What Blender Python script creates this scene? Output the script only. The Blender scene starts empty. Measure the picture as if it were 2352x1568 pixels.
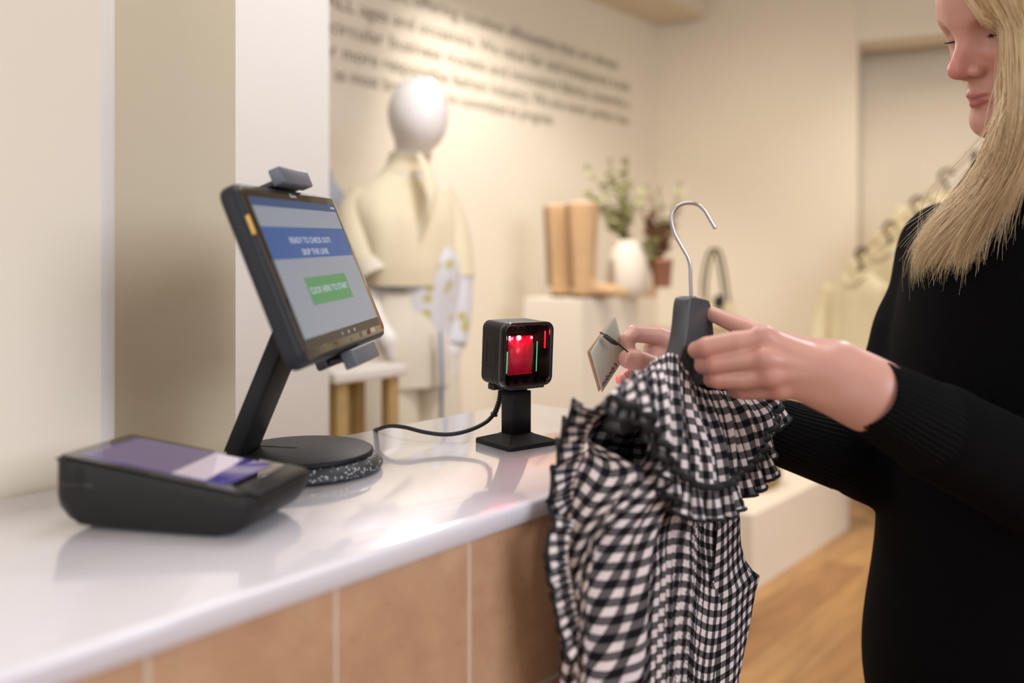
import bpy, bmesh, math, random
import numpy as np
from mathutils import Vector, Matrix, Euler
random.seed(7); rng = np.random.default_rng(7)
S = bpy.context.scene; COL = S.collection
PI = math.pi
# ------------------------------------------------------------------ camera, world, lights, exposure
CH = 1.17                      # camera height; horizon sits above the frame centre (shift lens)
cam_d = bpy.data.cameras.new('camera'); cam = bpy.data.objects.new('camera', cam_d); COL.objects.link(cam)
cam.location = (0, 0, CH); cam.rotation_euler = (PI/2, 0, 0)
cam_d.sensor_width = 36; cam_d.lens = 36*1950/2352; cam_d.shift_y = -169/2352
cam_d.clip_start = .02
cam_d.dof.use_dof = True; cam_d.dof.focus_distance = 1.04; cam_d.dof.aperture_fstop = 1.9
S.camera = cam
S.view_settings.view_transform = 'Standard'; S.view_settings.look = 'None'
S.view_settings.exposure = 0.08; S.view_settings.gamma = 1; S.view_settings.use_curve_mapping = False
W = bpy.data.worlds.new('world'); S.world = W; W.use_nodes = True
W.node_tree.nodes['Background'].inputs[0].default_value = (.90, .90, .94, 1)
W.node_tree.nodes['Background'].inputs[1].default_value = .42
def area(name, loc, target, size, power, color, size_y=None, spread=None):
    l = bpy.data.lights.new(name, 'AREA'); l.energy = power; l.color = color
    l.shape = 'RECTANGLE'; l.size = size; l.size_y = size_y or size
    if spread: l.spread = spread
    o = bpy.data.objects.new(name, l); COL.objects.link(o); o.location = loc
    o.rotation_euler = (Vector(target)-Vector(loc)).to_track_quat('-Z', 'Y').to_euler()
    return o
def spot(name, loc, target, power, color, angle=60, blend=.8, r=.05):
    l = bpy.data.lights.new(name, 'SPOT'); l.energy = power; l.color = color
    l.spot_size = math.radians(angle); l.spot_blend = blend; l.shadow_soft_size = r
    o = bpy.data.objects.new(name, l); COL.objects.link(o); o.location = loc
    o.rotation_euler = (Vector(target)-Vector(loc)).to_track_quat('-Z', 'Y').to_euler()
    return o
WARM = (1, .91, .79); WARM2 = (1, .86, .68); COOL = (.86, .90, 1)
# shop window daylight, behind and right of the camera, high; unseen fill added above the till to brighten the worktop
area('window_daylight', (2.6, -1.0, 2.3), (0.1, 1.0, .95), 2.0, 66, COOL, 1.6)
area('shopfront_daylight', (-1.6, -1.9, 2.1), (-0.1, 1.3, 1.1), 2.0, 29, (1, .97, .97), 1.6)
area('till_ceiling_panel', (.10, 1.5, 2.82), (.08, 1.25, 0), 1.3, 19, (.95, .95, 1), 1.0)
spot('track_spot_pillar', (.6, .3, 2.85), (-.45, 1.85, 1.6), 18, (1, .93, .90), 40, .8, .06)
spot('track_spot_behind', (1.75, 2.9, 2.75), (.68, 1.02, 1.25), 75, (.93, .93, 1), 24, .8, .12)
# track spots over the display wall and the far end
spot('track_spot_wall', (-.1, 2.75, 2.85), (.22, 3.9, .95), 158, (1, .94, .87), 66, 1, .06)
spot('track_spot_mannequin', (.35, 1.65, 2.85), (-.3, 2.75, 1.2), 48, (1, .96, .92), 48, 1, .05)
spot('track_spot_corner', (.9, 2.6, 2.85), (1.35, 4.4, .7), 60, WARM2, 85, 1, .06)
spot('track_spot_floor', (2.2, 2.2, 2.8), (1.35, 2.35, 0), 150, WARM2, 62, .7, .06)
spot('track_spot_rail', (2.2, 3.2, 2.75), (2.2, 4.3, 1.1), 48, WARM, 75, 1, .06)
spot('track_spot_counter', (-.02, 3.25, 2.35), (.12, 1.0, .95), 42, (.98, .95, .97), 46, .8, .08)
# ------------------------------------------------------------------ geometry helpers
def P(px, py, Y):               # photo point at distance Y -> world
    return Vector(((px-1176)/1950*Y, Y, CH+(615-py)/1950*Y))
KINDS = {}
MW = {}                        # world matrices of parents
def tag(o, label=None, cat=None, group=None, kind=None):
    if label: o['label'] = label
    if cat: o['category'] = cat
    if group: o['group'] = group
    if kind: o['kind'] = kind
    return o
def empty(name, loc, rot=(0, 0, 0), label=None, cat=None, group=None):
    o = bpy.data.objects.new(name, None); COL.objects.link(o); o.empty_display_size = .05
    M = Matrix.Translation(Vector(loc)) @ (rot if isinstance(rot, Matrix) else Euler(rot).to_matrix()).to_4x4()
    o.matrix_world = M; MW[o.name] = M
    return tag(o, label, cat, group)
def link(name, me, mat=None, parent=None, world=False, M=None, smooth=True, uv=None):
    if world and parent is not None: me.transform(MW[parent.name].inverted())
    o = bpy.data.objects.new(name, me); COL.objects.link(o)
    if mat is not None:
        for m in (mat if isinstance(mat, (list, tuple)) else [mat]): me.materials.append(m)
    if smooth:
        me.polygons.foreach_set('use_smooth', [True]*len(me.polygons))
    o.parent = parent
    if M is not None: o.matrix_local = M
    MW[o.name] = (MW[parent.name] if parent is not None else Matrix()) @ (M if M is not None else Matrix())
    return o
def pym(verts, faces, uvs=None):
    me = bpy.data.meshes.new('m'); me.from_pydata([tuple(v) for v in verts], [], faces); me.update()
    if uvs is not None:
        ul = me.uv_layers.new(name='UVMap'); li = np.empty(len(me.loops), int); me.loops.foreach_get('vertex_index', li)
        ul.data.foreach_set('uv', np.asarray(uvs, float)[li].ravel())
    return me
def bm2me(bm, ang=None):
    bmesh.ops.recalc_face_normals(bm, faces=bm.faces)
    me = bpy.data.meshes.new('m'); bm.to_mesh(me); bm.free()
    return me
def box_bm(sx, sy, sz, r=0, seg=2, c=(0, 0, 0), bm=None):
    b = bmesh.new(); bmesh.ops.create_cube(b, size=1)
    bmesh.ops.scale(b, vec=(sx, sy, sz), verts=b.verts)
    if r > 0: bmesh.ops.bevel(b, geom=list(b.edges), offset=r, segments=seg, affect='EDGES', profile=.5)
    bmesh.ops.translate(b, vec=c, verts=b.verts)
    if bm is None: return b
    me = bpy.data.meshes.new('t'); b.to_mesh(me); b.free(); bm.from_mesh(me); return bm
def box(sx, sy, sz, r=0, seg=2, c=(0, 0, 0)): return bm2me(box_bm(sx, sy, sz, r, seg, c))
def rrect(w, h, r, n=6):
    pts = []
    for cx, cy, a0 in ((w/2-r, h/2-r, 0), (-w/2+r, h/2-r, 90), (-w/2+r, -h/2+r, 180), (w/2-r, -h/2+r, 270)):
        for i in range(n+1):
            a = math.radians(a0+90*i/n); pts.append((cx+r*math.cos(a), cy+r*math.sin(a)))
    return pts
def stack(layers, cap=True):
    """closed rings of equal count -> skin"""
    V = []; F = []; n = len(layers[0])
    for L in layers: V += [tuple(p) for p in L]
    for k in range(len(layers)-1):
        for i in range(n):
            a = k*n+i; b = k*n+(i+1) % n; F.append((a, b, b+n, a+n))
    if cap: F.append(tuple(range(n-1, -1, -1))); F.append(tuple(range((len(layers)-1)*n, len(layers)*n)))
    return V, F
def prism(w, h, d, r, bev=.0, n=6, axis='z', z0=0):
    """rounded-rectangle slab, w x h, thickness d along z from z0, soft rim"""
    if bev > 0:
        Ls = []
        for z, ins in [(0, bev), (bev*.3, bev*.3), (bev, 0), (d-bev, 0), (d-bev*.3, bev*.3), (d, bev)]:
            Ls.append([(x, y, z0+z) for x, y in rrect(w-2*ins, h-2*ins, max(r-ins, .0004), n)])
    else:
        Ls = [[(x, y, z0+z) for x, y in rrect(w, h, r, n)] for z in (0, d)]
    V, F = stack(Ls)
    if axis == 'y': V = [(x, z, y) for x, y, z in V]; F = [tuple(reversed(f)) for f in F]
    return pym(V, F)
def lathe(prof, seg=48, c=(0, 0, 0), closed=False, cap=True):
    V = []; F = []; n = len(prof)
    for i in range(seg):
        a = 2*PI*i/seg
        for r, z in prof: V.append((c[0]+r*math.cos(a), c[1]+r*math.sin(a), c[2]+z))
    for i in range(seg):
        j = (i+1) % seg
        for k in range(n-1): F.append((i*n+k, j*n+k, j*n+k+1, i*n+k+1))
    if cap:
        F.append(tuple(i*n for i in range(seg-1, -1, -1))); F.append(tuple(i*n+n-1 for i in range(seg)))
    return pym(V, F)
def cr(pts, n):
    """Catmull-Rom resample an (k,d) array to n points (chordal spacing by arc length)"""
    p = np.asarray(pts, float); k = len(p)
    if k == 2: t = np.linspace(0, 1, n)[:, None]; return p[0]*(1-t)+p[1]*t
    d = np.r_[0, np.cumsum(np.maximum(np.linalg.norm(np.diff(p[:, :3], axis=0), axis=1), 1e-6))]
    m = np.zeros_like(p)
    for i in range(k):
        a = max(i-1, 0); b = min(i+1, k-1); m[i] = (p[b]-p[a])/(d[b]-d[a])
    t = np.linspace(0, d[-1], n); i = np.clip(np.searchsorted(d, t, side='right')-1, 0, k-2)
    h = (d[i+1]-d[i])[:, None]; s = ((t-d[i])[:, None])/h
    return (2*s**3-3*s**2+1)*p[i]+(s**3-2*s**2+s)*h*m[i]+(-2*s**3+3*s**2)*p[i+1]+(s**3-s**2)*h*m[i+1]
def tube(pts, rad, n=None, seg=10, smooth=True, flat=None, cap=True, uvscale=None):
    """sweep; pts (k,3), rad scalar or list (k); flat = (a,b) cross-section scale"""
    p = np.array([tuple(q) for q in pts], float); r = np.full(len(p), rad) if np.isscalar(rad) else np.array(rad, float)
    q = np.c_[p, r]
    if smooth: q = cr(q, n or max(8, 6*len(p)))
    p = q[:, :3]; r = np.maximum(q[:, 3], 1e-5)
    T = np.gradient(p, axis=0); T /= np.linalg.norm(T, axis=1)[:, None]
    up = np.array([0, 0, 1.]) if abs(T[0][2]) < .9 else np.array([1., 0, 0])
    N = np.cross(up, T[0]); N /= np.linalg.norm(N); V = []; F = []; U = []
    L = 0
    for i in range(len(p)):
        N = N-T[i]*(N@T[i]); N /= np.linalg.norm(N); B = np.cross(T[i], N)
        if i: L += np.linalg.norm(p[i]-p[i-1])
        for k in range(seg):
            a = 2*PI*k/seg; fa, fb = flat or (1, 1)
            V.append(p[i]+r[i]*(fa*math.cos(a)*N+fb*math.sin(a)*B)); U.append((k/seg, L))
    for i in range(len(p)-1):
        for k in range(seg):
            a = i*seg+k; b = i*seg+(k+1) % seg; F.append((a, b, b+seg, a+seg))
    if cap: F.append(tuple(range(seg-1, -1, -1))); F.append(tuple(range((len(p)-1)*seg, len(p)*seg)))
    return pym(V, F, U)
def join_me(mes):
    bm = bmesh.new()
    for m in mes: bm.from_mesh(m)
    me = bpy.data.meshes.new('m'); bm.to_mesh(me); bm.free(); return me
def grid(P2, uvs=None, closed_u=False, flip=False):
    """P2 (nv,nu,3)"""
    P2 = np.asarray(P2, float); nv, nu = P2.shape[:2]; F = []
    for j in range(nv-1):
        for i in range(nu if closed_u else nu-1):
            a = j*nu+i; b = j*nu+(i+1) % nu; f = (a, b, b+nu, a+nu); F.append(f[::-1] if flip else f)
    return pym(P2.reshape(-1, 3), F, None if uvs is None else np.asarray(uvs).reshape(-1, 2))
def patch(ctrl, nv, nu):
    """bicubic resample of control net (rows of points) -> (nv,nu,3)"""
    rows = [cr(np.array([tuple(p) for p in r]), nu) for r in ctrl]
    A = np.array(rows); out = np.empty((nv, nu, 3))
    t0 = np.r_[0, np.cumsum(np.linalg.norm(np.diff(A, axis=0), axis=2).mean(1))]
    for i in range(nu):
        c = A[:, i]; k = len(c); m = np.zeros_like(c)
        for a in range(k):
            lo = max(a-1, 0); hi = min(a+1, k-1); m[a] = (c[hi]-c[lo])/(t0[hi]-t0[lo])
        t = np.linspace(0, t0[-1], nv); j = np.clip(np.searchsorted(t0, t, side='right')-1, 0, k-2)
        h = (t0[j+1]-t0[j])[:, None]; s = (t-t0[j])[:, None]/h
        out[:, i] = (2*s**3-3*s**2+1)*c[j]+(s**3-2*s**2+s)*h*m[j]+(-2*s**3+3*s**2)*c[j+1]+(s**3-s**2)*h*m[j+1]
    return out
def normals(G):
    du = np.gradient(G, axis=1); dv = np.gradient(G, axis=0); n = np.cross(du, dv)
    return n/np.maximum(np.linalg.norm(n, axis=2)[..., None], 1e-9)
def text_me(s, size, extrude=.0003, align='CENTER', shear=0, sx=1, bold=0):
    c = bpy.data.curves.new('txt', 'FONT'); c.body = s; c.size = size; c.extrude = extrude; c.align_x = align; c.shear = shear; c.resolution_u = 3; c.offset = bold*size
    o = bpy.data.objects.new('txt', c); COL.objects.link(o)
    me = bpy.data.meshes.new_from_object(o.evaluated_get(bpy.context.evaluated_depsgraph_get()))
    bpy.data.objects.remove(o); bpy.data.curves.remove(c)
    if sx != 1: me.transform(Matrix.Diagonal((sx, 1, 1, 1)))
    return me
# ------------------------------------------------------------------ materials
def new_mat(name):
    m = bpy.data.materials.new(name); m.use_nodes = True; nt = m.node_tree
    return m, nt, nt.nodes['Principled BSDF']
def mat(name, col, rough=.5, metal=0, var=.04, scale=30, bump=0, bscale=300, spec=.5, sss=0, coat=0, sheen=0, emit=None, estr=0, coord='Object'):
    m, nt, b = new_mat(name); N = nt.nodes; Lk = nt.links.new
    tc = N.new('ShaderNodeTexCoord'); nz = N.new('ShaderNodeTexNoise'); nz.inputs['Scale'].default_value = scale; nz.inputs['Detail'].default_value = 4
    Lk(tc.outputs[coord], nz.inputs['Vector'])
    mr = N.new('ShaderNodeMapRange'); mr.inputs['To Min'].default_value = 1-var; mr.inputs['To Max'].default_value = 1+var
    Lk(nz.outputs['Fac'], mr.inputs['Value'])
    mx = N.new('ShaderNodeMix'); mx.data_type = 'RGBA'; mx.blend_type = 'MULTIPLY'; mx.inputs[0].default_value = 1
    mx.inputs[6].default_value = (*col, 1); Lk(mr.outputs[0], mx.inputs[7]); Lk(mx.outputs[2], b.inputs['Base Color'])
    b.inputs['Roughness'].default_value = rough; b.inputs['Metallic'].default_value = metal
    b.inputs['Specular IOR Level'].default_value = spec; b.inputs['Coat Weight'].default_value = coat; b.inputs['Sheen Weight'].default_value = sheen
    if sss: b.inputs['Subsurface Weight'].default_value = sss; b.inputs['Subsurface Radius'].default_value = (1, .35, .2); b.inputs['Subsurface Scale'].default_value = .004
    if emit: b.inputs['Emission Color'].default_value = (*emit, 1); b.inputs['Emission Strength'].default_value = estr
    if bump:
        n2 = N.new('ShaderNodeTexNoise'); n2.inputs['Scale'].default_value = bscale; Lk(tc.outputs[coord], n2.inputs['Vector'])
        bp = N.new('ShaderNodeBump'); bp.inputs['Strength'].default_value = bump; bp.inputs['Distance'].default_value = .001
        Lk(n2.outputs['Fac'], bp.inputs['Height']); Lk(bp.outputs[0], b.inputs['Normal'])
    m['mix'] = mx.name
    return m
def srgb(r, g, b): return tuple(((c/255)/12.92 if c/255 <= .04045 else ((c/255+.055)/1.055)**2.4) for c in (r, g, b))
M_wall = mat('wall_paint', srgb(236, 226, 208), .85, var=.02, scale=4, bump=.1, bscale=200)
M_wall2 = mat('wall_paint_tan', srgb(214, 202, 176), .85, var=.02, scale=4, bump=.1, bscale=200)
M_white = mat('white_paint', srgb(238, 234, 228), .7, var=.02, scale=6)
M_ceil = mat('ceiling_paint', srgb(222, 212, 190), .9, var=.02, scale=4)
M_top = mat('white_quartz', srgb(228, 226, 233), .16, var=.015, scale=60, coat=1.0)
M_top.node_tree.nodes['Principled BSDF'].inputs['Coat Roughness'].default_value = .05
M_blk = mat('black_plastic', (.012, .012, .013), .38, var=.1, scale=80, bump=.12, bscale=1500)
M_dark = mat('dark_grey_plastic', (.012, .012, .0115), .5, spec=.3, var=.1, scale=80, bump=.1, bscale=1500)
M_blkm = mat('black_metal', (.012, .012, .013), .5, spec=.2, var=.1, scale=80, bump=.08, bscale=1200)
M_glossblk = mat('gloss_black', (.006, .006, .007), .08, var=.05)
M_rubber = mat('black_rubber', (.01, .01, .01), .55, var=.1)
# ------------------------------------------------------------------ the room
D1 = Vector((.6547, .7559, 0)); D2 = Vector((-.7559, .6547, 0)); K = .88
ROT = Matrix((( .6547, -.7559, 0), (.7559, .6547, 0), (0, 0, 1)))     # local x along the counter, y across it
def struct(name, me, m, smooth=False):
    return tag(link(name, me, m, smooth=smooth), kind='structure')
def slab(p0, p1, thick, z0, z1, side=1, r=0):
    """wall from p0 to p1 (2D), thickness to the left (side=1) of travel"""
    a = Vector((*p0, 0)); b = Vector((*p1, 0)); d = (b-a); L = d.length; d.normalize(); n = Vector((-d.y, d.x, 0))*side
    me = box(L, thick, z1-z0, r, 4)
    M = Matrix(((d.x, n.x, 0, 0), (d.y, n.y, 0, 0), (0, 0, 1, 0), (0, 0, 0, 1)))
    if side < 0: me.flip_normals()
    c = (a+b)/2+n*thick/2; M.translation = Vector((c.x, c.y, (z0+z1)/2)); me.transform(M)
    return me
# oak floor
m, nt, b = new_mat('oak_planks'); N = nt.nodes; Lk = nt.links.new
tc = N.new('ShaderNodeTexCoord'); mp = N.new('ShaderNodeMapping'); mp.inputs['Rotation'].default_value = (0, 0, -math.radians(49.1)); Lk(tc.outputs['Object'], mp.inputs[0])
br = N.new('ShaderNodeTexBrick'); br.inputs['Scale'].default_value = 1; br.inputs['Brick Width'].default_value = 1.7; br.inputs['Row Height'].default_value = .16
br.inputs['Mortar Size'].default_value = .0012; br.inputs['Color1'].default_value = (*srgb(196, 154, 104), 1); br.inputs['Color2'].default_value = (*srgb(168, 122, 78), 1)
br.inputs['Mortar'].default_value = (*srgb(90, 62, 38), 1); Lk(mp.outputs[0], br.inputs['Vector'])
m2 = N.new('ShaderNodeMapping'); m2.inputs['Scale'].default_value = (1.2, 9, 1); Lk(mp.outputs[0], m2.inputs[0])
nz = N.new('ShaderNodeTexNoise'); nz.inputs['Scale'].default_value = 2.2; nz.inputs['Detail'].default_value = 7; nz.inputs['Distortion'].default_value = .6; Lk(m2.outputs[0], nz.inputs[0])
rp = N.new('ShaderNodeMapRange'); rp.inputs['From Min'].default_value = .3; rp.inputs['From Max'].default_value = .7; rp.inputs['To Min'].default_value = .72; rp.inputs['To Max'].default_value = 1.15; Lk(nz.outputs['Fac'], rp.inputs[0])
mx = N.new('ShaderNodeMix'); mx.data_type = 'RGBA'; mx.blend_type = 'MULTIPLY'; mx.inputs[0].default_value = 1; Lk(br.outputs[0], mx.inputs[6]); Lk(rp.outputs[0], mx.inputs[7]); Lk(mx.outputs[2], b.inputs['Base Color'])
b.inputs['Roughness'].default_value = .42
M_floor = m
me = box(14, 14, .1, c=(0, 3, -.05)); struct('floor', me, M_floor)
# walls: text wall runs parallel to the counter
CN = Vector((.822, 4.8))
d1 = Vector((D1.x, D1.y)); dr = Vector((.908, -.419))
struct('wall_text', slab(CN-d1*5.5, CN+d1*.15, .12, 0, 3.0, 1), M_wall)
E1 = CN+dr*1.049
struct('wall_far', slab(CN, E1, .5, 0, 3.0, 1), M_wall)
nr = Vector((-dr.y, dr.x))                 # away from the camera
struct('wall_alcove', slab(E1+nr*.42, E1+nr*.42+dr*4.5, .12, 0, 3.0, 1), M_wall)
struct('trim_1', slab(E1+nr*.03+dr*.0, E1+nr*.03+dr*4.5, .22, 2.335, 3.0, 1), M_wall)
struct('ceiling', box(14, 14, .1, c=(0, 3, 2.98)), M_ceil)
# soffit along the text wall
nt2 = Vector((-d1.y, d1.x))
me = slab(CN-d1*5.4, CN-d1*.001, .30, 2.536, 2.93, -1); struct('trim_2', me, M_ceil)
struct('baseboard_far', slab(CN-dr*.02-nr*.012, E1-nr*.012, .012, 0, .09, 1), M_white)
struct('baseboard_alcove', slab(E1+nr*.405, E1+nr*.405+dr*4.5, .015, 0, .10, 1), M_white)
# the walls behind the counter
C0 = Vector((.0172, 1.393))                # far back corner of the worktop
def on_line(px, q, d):                     # distance along q + s d that projects to column px
    t = (px-1176)/1950; return (t*q.y-q.x)/(d.x-t*d.y)
q = C0+nt2*.004; s = on_line(232, q, d1)
struct('wall_left', slab(q-d1*2.6, q+d1*s, .30, 0, 3.0, 1, r=0), M_wall)
tag(link('trim_3', lathe([(.028, 0), (.028, 2.99)], 32, c=(*(q+d1*(s-.004)+nt2*.028), 0)), M_white), kind='structure')
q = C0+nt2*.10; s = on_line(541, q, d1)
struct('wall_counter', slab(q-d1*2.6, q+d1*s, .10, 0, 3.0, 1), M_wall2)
q = C0+nt2*.62; s1 = on_line(756, q, d1)
struct('wall_pillar', slab(q+d1*(s1-.62), q+d1*s1, .16, 0, 3.0, 1), M_white)
# wall lettering, as flat raised letters on the text wall
M_letter = mat('lettering_grey', srgb(150, 138, 118), .8)
lines = ['every woman, offering timeless silhouettes that are always', 'for ALL ages and occasions. We value fair and transparent trade',
         'circular business models and innovative fabrics, towards a', 'far more responsible fashion industry. We are never perfect but',
         'as most brands, we are committed to progress.']
# line geometry: read at column 1440 and 765, converted to wall heights
q = CN; up = Vector((0, 0, 1))
def wall_pt(px, py):
    s = on_line(px, q, d1); p = q+d1*s; return s, p, CH+(615-py)/1950*p.y
lt = empty('wall_lettering', (CN.x-d1.x*1.5, CN.y-d1.y*1.5, 1.9), (0, 0, 0), 'grey mission statement in five long lines of words on the wall behind the mannequin', 'lettering')
def wdt(me): xs = [v.co.x for v in me.vertices]; return min(xs), max(xs)
for tx, px, py, Lw in [(lines[0], 1418, 160, 1.95), (lines[1], 1445, 211, 2.12), (lines[2], 1445, 250, 1.98), (lines[3], 1443, 287, 2.02), (lines[4], 1272, 287, 1.30)]:
    s, p, z = wall_pt(px, py)
    full = text_me(tx, 1, 0, 'LEFT'); lo_, hi = wdt(full); k = Lw/(hi-lo_); bpy.data.meshes.remove(full)
    words = tx.split(' '); x = 0
    spc = .30
    ms = [text_me(w_, 1, .01, 'LEFT') for w_ in words]; ws = [wdt(m_)[1] for m_ in ms]
    tot = sum(ws)+spc*(len(ws)-1); k = Lw/tot
    for m_, w_ in zip(ms, ws):
        m_.transform(Matrix.Translation((x-tot, 0, 0))); x += w_+spc
        m_.transform(Matrix.Diagonal((k, .074, .1, 1)))
        M = Matrix(((d1.x, 0, -nt2.x*-1, p.x-nt2.x*.002), (d1.y, 0, -nt2.y*-1, p.y-nt2.y*.002), (0, 1, 0, z), (0, 0, 0, 1)))
        m_.transform(M); link('word', m_, M_letter, lt, world=True, smooth=False)
# ------------------------------------------------------------------ counter
Q0 = Vector((C0.x, C0.y, 0)); ZC = .95
wt = empty('worktop', (C0.x, C0.y, ZC), ROT, 'glossy white stone worktop with rounded edge running across the frame', 'worktop')
Wd = .442*K
# local: x from -2.2 to 0 ; y from -Wd to 0
Ls = []
def top_outline(ins):
    x0, x1, y0, y1, r = -2.2+ins, -ins, -Wd+ins, -ins, .035-ins
    pts = []
    for cx, cy, a0 in ((x1-r, y1-r, 0), (x0+r, y1-r, 90), (x0+r, y0+r, 180), (x1-r, y0+r, 270)):
        for i in range(9):
            a = math.radians(a0+90*i/8); pts.append((cx+r*math.cos(a), cy+r*math.sin(a)))
    return pts
for z, ins in [(-.019, .002), (-.017, 0), (-.004, 0), (-.0012, .0012), (0, .004)]:
    Ls.append([(x, y, z) for x, y in top_outline(ins)])
link('stone_slab', pym(*stack(Ls)), M_top, wt, smooth=True)
# tiled counter body, individual tiles on the customer side
m, nt, b = new_mat('terracotta_tile'); N = nt.nodes; Lk = nt.links.new
tc = N.new('ShaderNodeTexCoord'); nz = N.new('ShaderNodeTexNoise'); nz.inputs['Scale'].default_value = 9; nz.inputs['Detail'].default_value = 8; nz.inputs['Roughness'].default_value = .65; Lk(tc.outputs['Object'], nz.inputs[0])
rp = N.new('ShaderNodeValToRGB'); rp.color_ramp.elements[0].position = .3; rp.color_ramp.elements[0].color = (*srgb(176, 130, 98), 1); rp.color_ramp.elements[1].position = .75; rp.color_ramp.elements[1].color = (*srgb(212, 174, 138), 1)
Lk(nz.outputs['Fac'], rp.inputs[0]); vo = N.new('ShaderNodeTexNoise'); vo.inputs['Scale'].default_value = 120; Lk(tc.outputs['Object'], vo.inputs[0])
r2 = N.new('ShaderNodeMapRange'); r2.inputs['From Min'].default_value = .62; r2.inputs['From Max'].default_value = .8; r2.inputs['To Min'].default_value = 1; r2.inputs['To Max'].default_value = .72; Lk(vo.outputs['Fac'], r2.inputs[0])
mx = N.new('ShaderNodeMix'); mx.data_type = 'RGBA'; mx.blend_type = 'MULTIPLY'; mx.inputs[0].default_value = 1; Lk(rp.outputs[0], mx.inputs[6]); Lk(r2.outputs[0], mx.inputs[7]); Lk(mx.outputs[2], b.inputs['Base Color'])
b.inputs['Roughness'].default_value = .6; bp = N.new('ShaderNodeBump'); bp.inputs['Strength'].default_value = .25; bp.inputs['Distance'].default_value = .002; Lk(nz.outputs['Fac'], bp.inputs['Height']); Lk(bp.outputs[0], b.inputs['Normal'])
M_tile = m
M_grout = mat('pale_grout', srgb(214, 200, 184), .9)
cb = empty('counter_base', (C0.x, C0.y, 0), ROT, 'counter body clad in large square terracotta tiles with pale grout under the white worktop', 'counter')
me = box(2.2, Wd-.012, .931, 0, c=(-1.1105, -Wd/2+.0002, .4655)); link('core_panel', me, M_grout, cb, smooth=False)
F0 = Vector((.0555*K, .95*K)); sF = (F0-C0).dot(d1)       # local x of the reference point
g = [sF+K*v for v in (-.1422, -.3060, -.4697)]; tw = g[0]-g[1]
edges = [g[0]+tw*k for k in range(8, -13, -1)]
bm = bmesh.new(); zt = .930; th = K*.172+.018
row0 = .930-.7*0
zs = [(.930, .7705), (.7665, .6155), (.6115, .4605), (.4565, .3055), (.3015, .15), (.146, 0)]
for e in edges:
    if e > -.012: continue
    x1 = min(e+tw, -.012)-.0017; x0 = e+.0017
    if x0 < -2.2: continue
    for a, c in zs:
        box_bm(x1-x0, .007, a-c, 0.0006, 1, c=((x0+x1)/2, -Wd+.0090, (a+c)/2), bm=bm)
# top tile edge strip: x from last grout to the end
link('tile_cladding', bm2me(bm), M_tile, cb, smooth=False)
def L2W(x, y, z=0):              # counter frame -> world
    p = C0+d1*x+nt2*y; return Vector((p.x, p.y, ZC+z))
# ------------------------------------------------------------------ payment terminal
def kp(x, y, zr=0): return Vector((x*K, y*K, CH+zr*K))
pt = empty('payment_terminal', (-.325*K, .85*K, ZC), (0, 0, math.radians(-12.5)), 'black wedge shaped card payment terminal with lilac touchscreen, lying nearest the camera on the worktop', 'payment terminal')
# side profile (x, z) extruded in y, with a rounded belly
Lx = .104; Wy = .051
def term_ring(y):
    f = abs(y)/Wy; ins = .012*max(0, (f-.75)/.25)**2
    prof = [(-.108+ins, .064), (-.108+ins, .052), (-.108+ins, .030), (-.106+ins, .018+ins), (-.095+ins, .007+ins*.6), (-.078, .001+ins*.5), (-.02, .0+ins*.5), (.06, .0+ins*.5), (.078, .003+ins*.6), (.096-ins*.6, .013+ins*.5), (.103-ins*.6, .024+ins*.2), (.105-ins*.3, .036), (.100, .0395), (.08, .0425), (-.09, .0655), (-.103, .067)]
    return [(x*.90, y, z*.88) for x, z in prof]
rings = [term_ring(y) for y in np.r_[-Wy, -Wy+.0008, -Wy+.003, np.linspace(-Wy+.008, Wy-.008, 7), Wy-.003, Wy-.0008, Wy]]
c0 = np.array(rings[0]); cen = c0.mean(0)
rings[0] = [tuple(cen+(np.array(p)-cen)*.965*np.array([1, 0, 1])+np.array([0, p[1]-cen[1], 0])) for p in rings[0]]
rings[-1] = [tuple(np.array(cen*[1, 0, 1]+(np.array(p)-cen)*.965*np.array([1, 0, 1])+np.array([0, Wy, 0]))) for p in rings[-1]]
body = link('body', pym(*stack(rings)), M_dark, pt)
body.data.update()
# card slot
link('card_slot', box(.032, .1032, .0040, .0010, 2, c=(-.0700, 0, .0375)), M_glossblk, pt)
link('headphone_port', lathe([(.0001, -.0006), (.0044, -.0006), (.0044, .0005), (.0030, .0005), (.0028, -.0004), (.0001, -.0004)], 20), mat('port_black', (.002, .002, .002), .6), pt,
     M=Matrix.Translation((-.068, -.0512, .047)) @ Matrix.Rotation(PI/2, 4, 'X'))
# screen on the sloping top
sl = math.atan2((.0655-.0425)*.88, .17*.9)
MT = Matrix.Translation((-.0045, 0, .0482)) @ Matrix.Rotation(sl, 4, 'Y')
M_tglass = mat('terminal_glass', (.012, .011, .014), .05, coat=.5, var=.02)
link('glass_panel', prism(.176, .094, .0016, .004, .0005), M_tglass, pt, M=MT)
def em_glass(name, col, st=1, rough=.08):
    return mat(name, (.01, .01, .012), rough, coat=.5, emit=col, estr=st, var=.01)
disp = link('display', prism(.140, .078, .0006, .002), em_glass('display_purple', srgb(64, 56, 138), .8), pt, M=MT @ Matrix.Translation((-.004, 0, .0013)))
V = [(-.066, -.0375), (.0175, -.0375), (.0125, .0375), (-.066, .0375)]
link('lilac_panel', pym([(x, y, .0008) for x, y in V], [(0, 1, 2, 3)]), em_glass('display_lilac', srgb(112, 98, 132), .8), disp, smooth=False)
V = [(.0175, -.0375), (.0500, -.0375), (.0420, .0375), (.0125, .0375)]
link('white_panel', pym([(x, y, .0008) for x, y in V], [(0, 1, 2, 3)]), em_glass('display_white', srgb(208, 190, 202), .85), disp, smooth=False)
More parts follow.
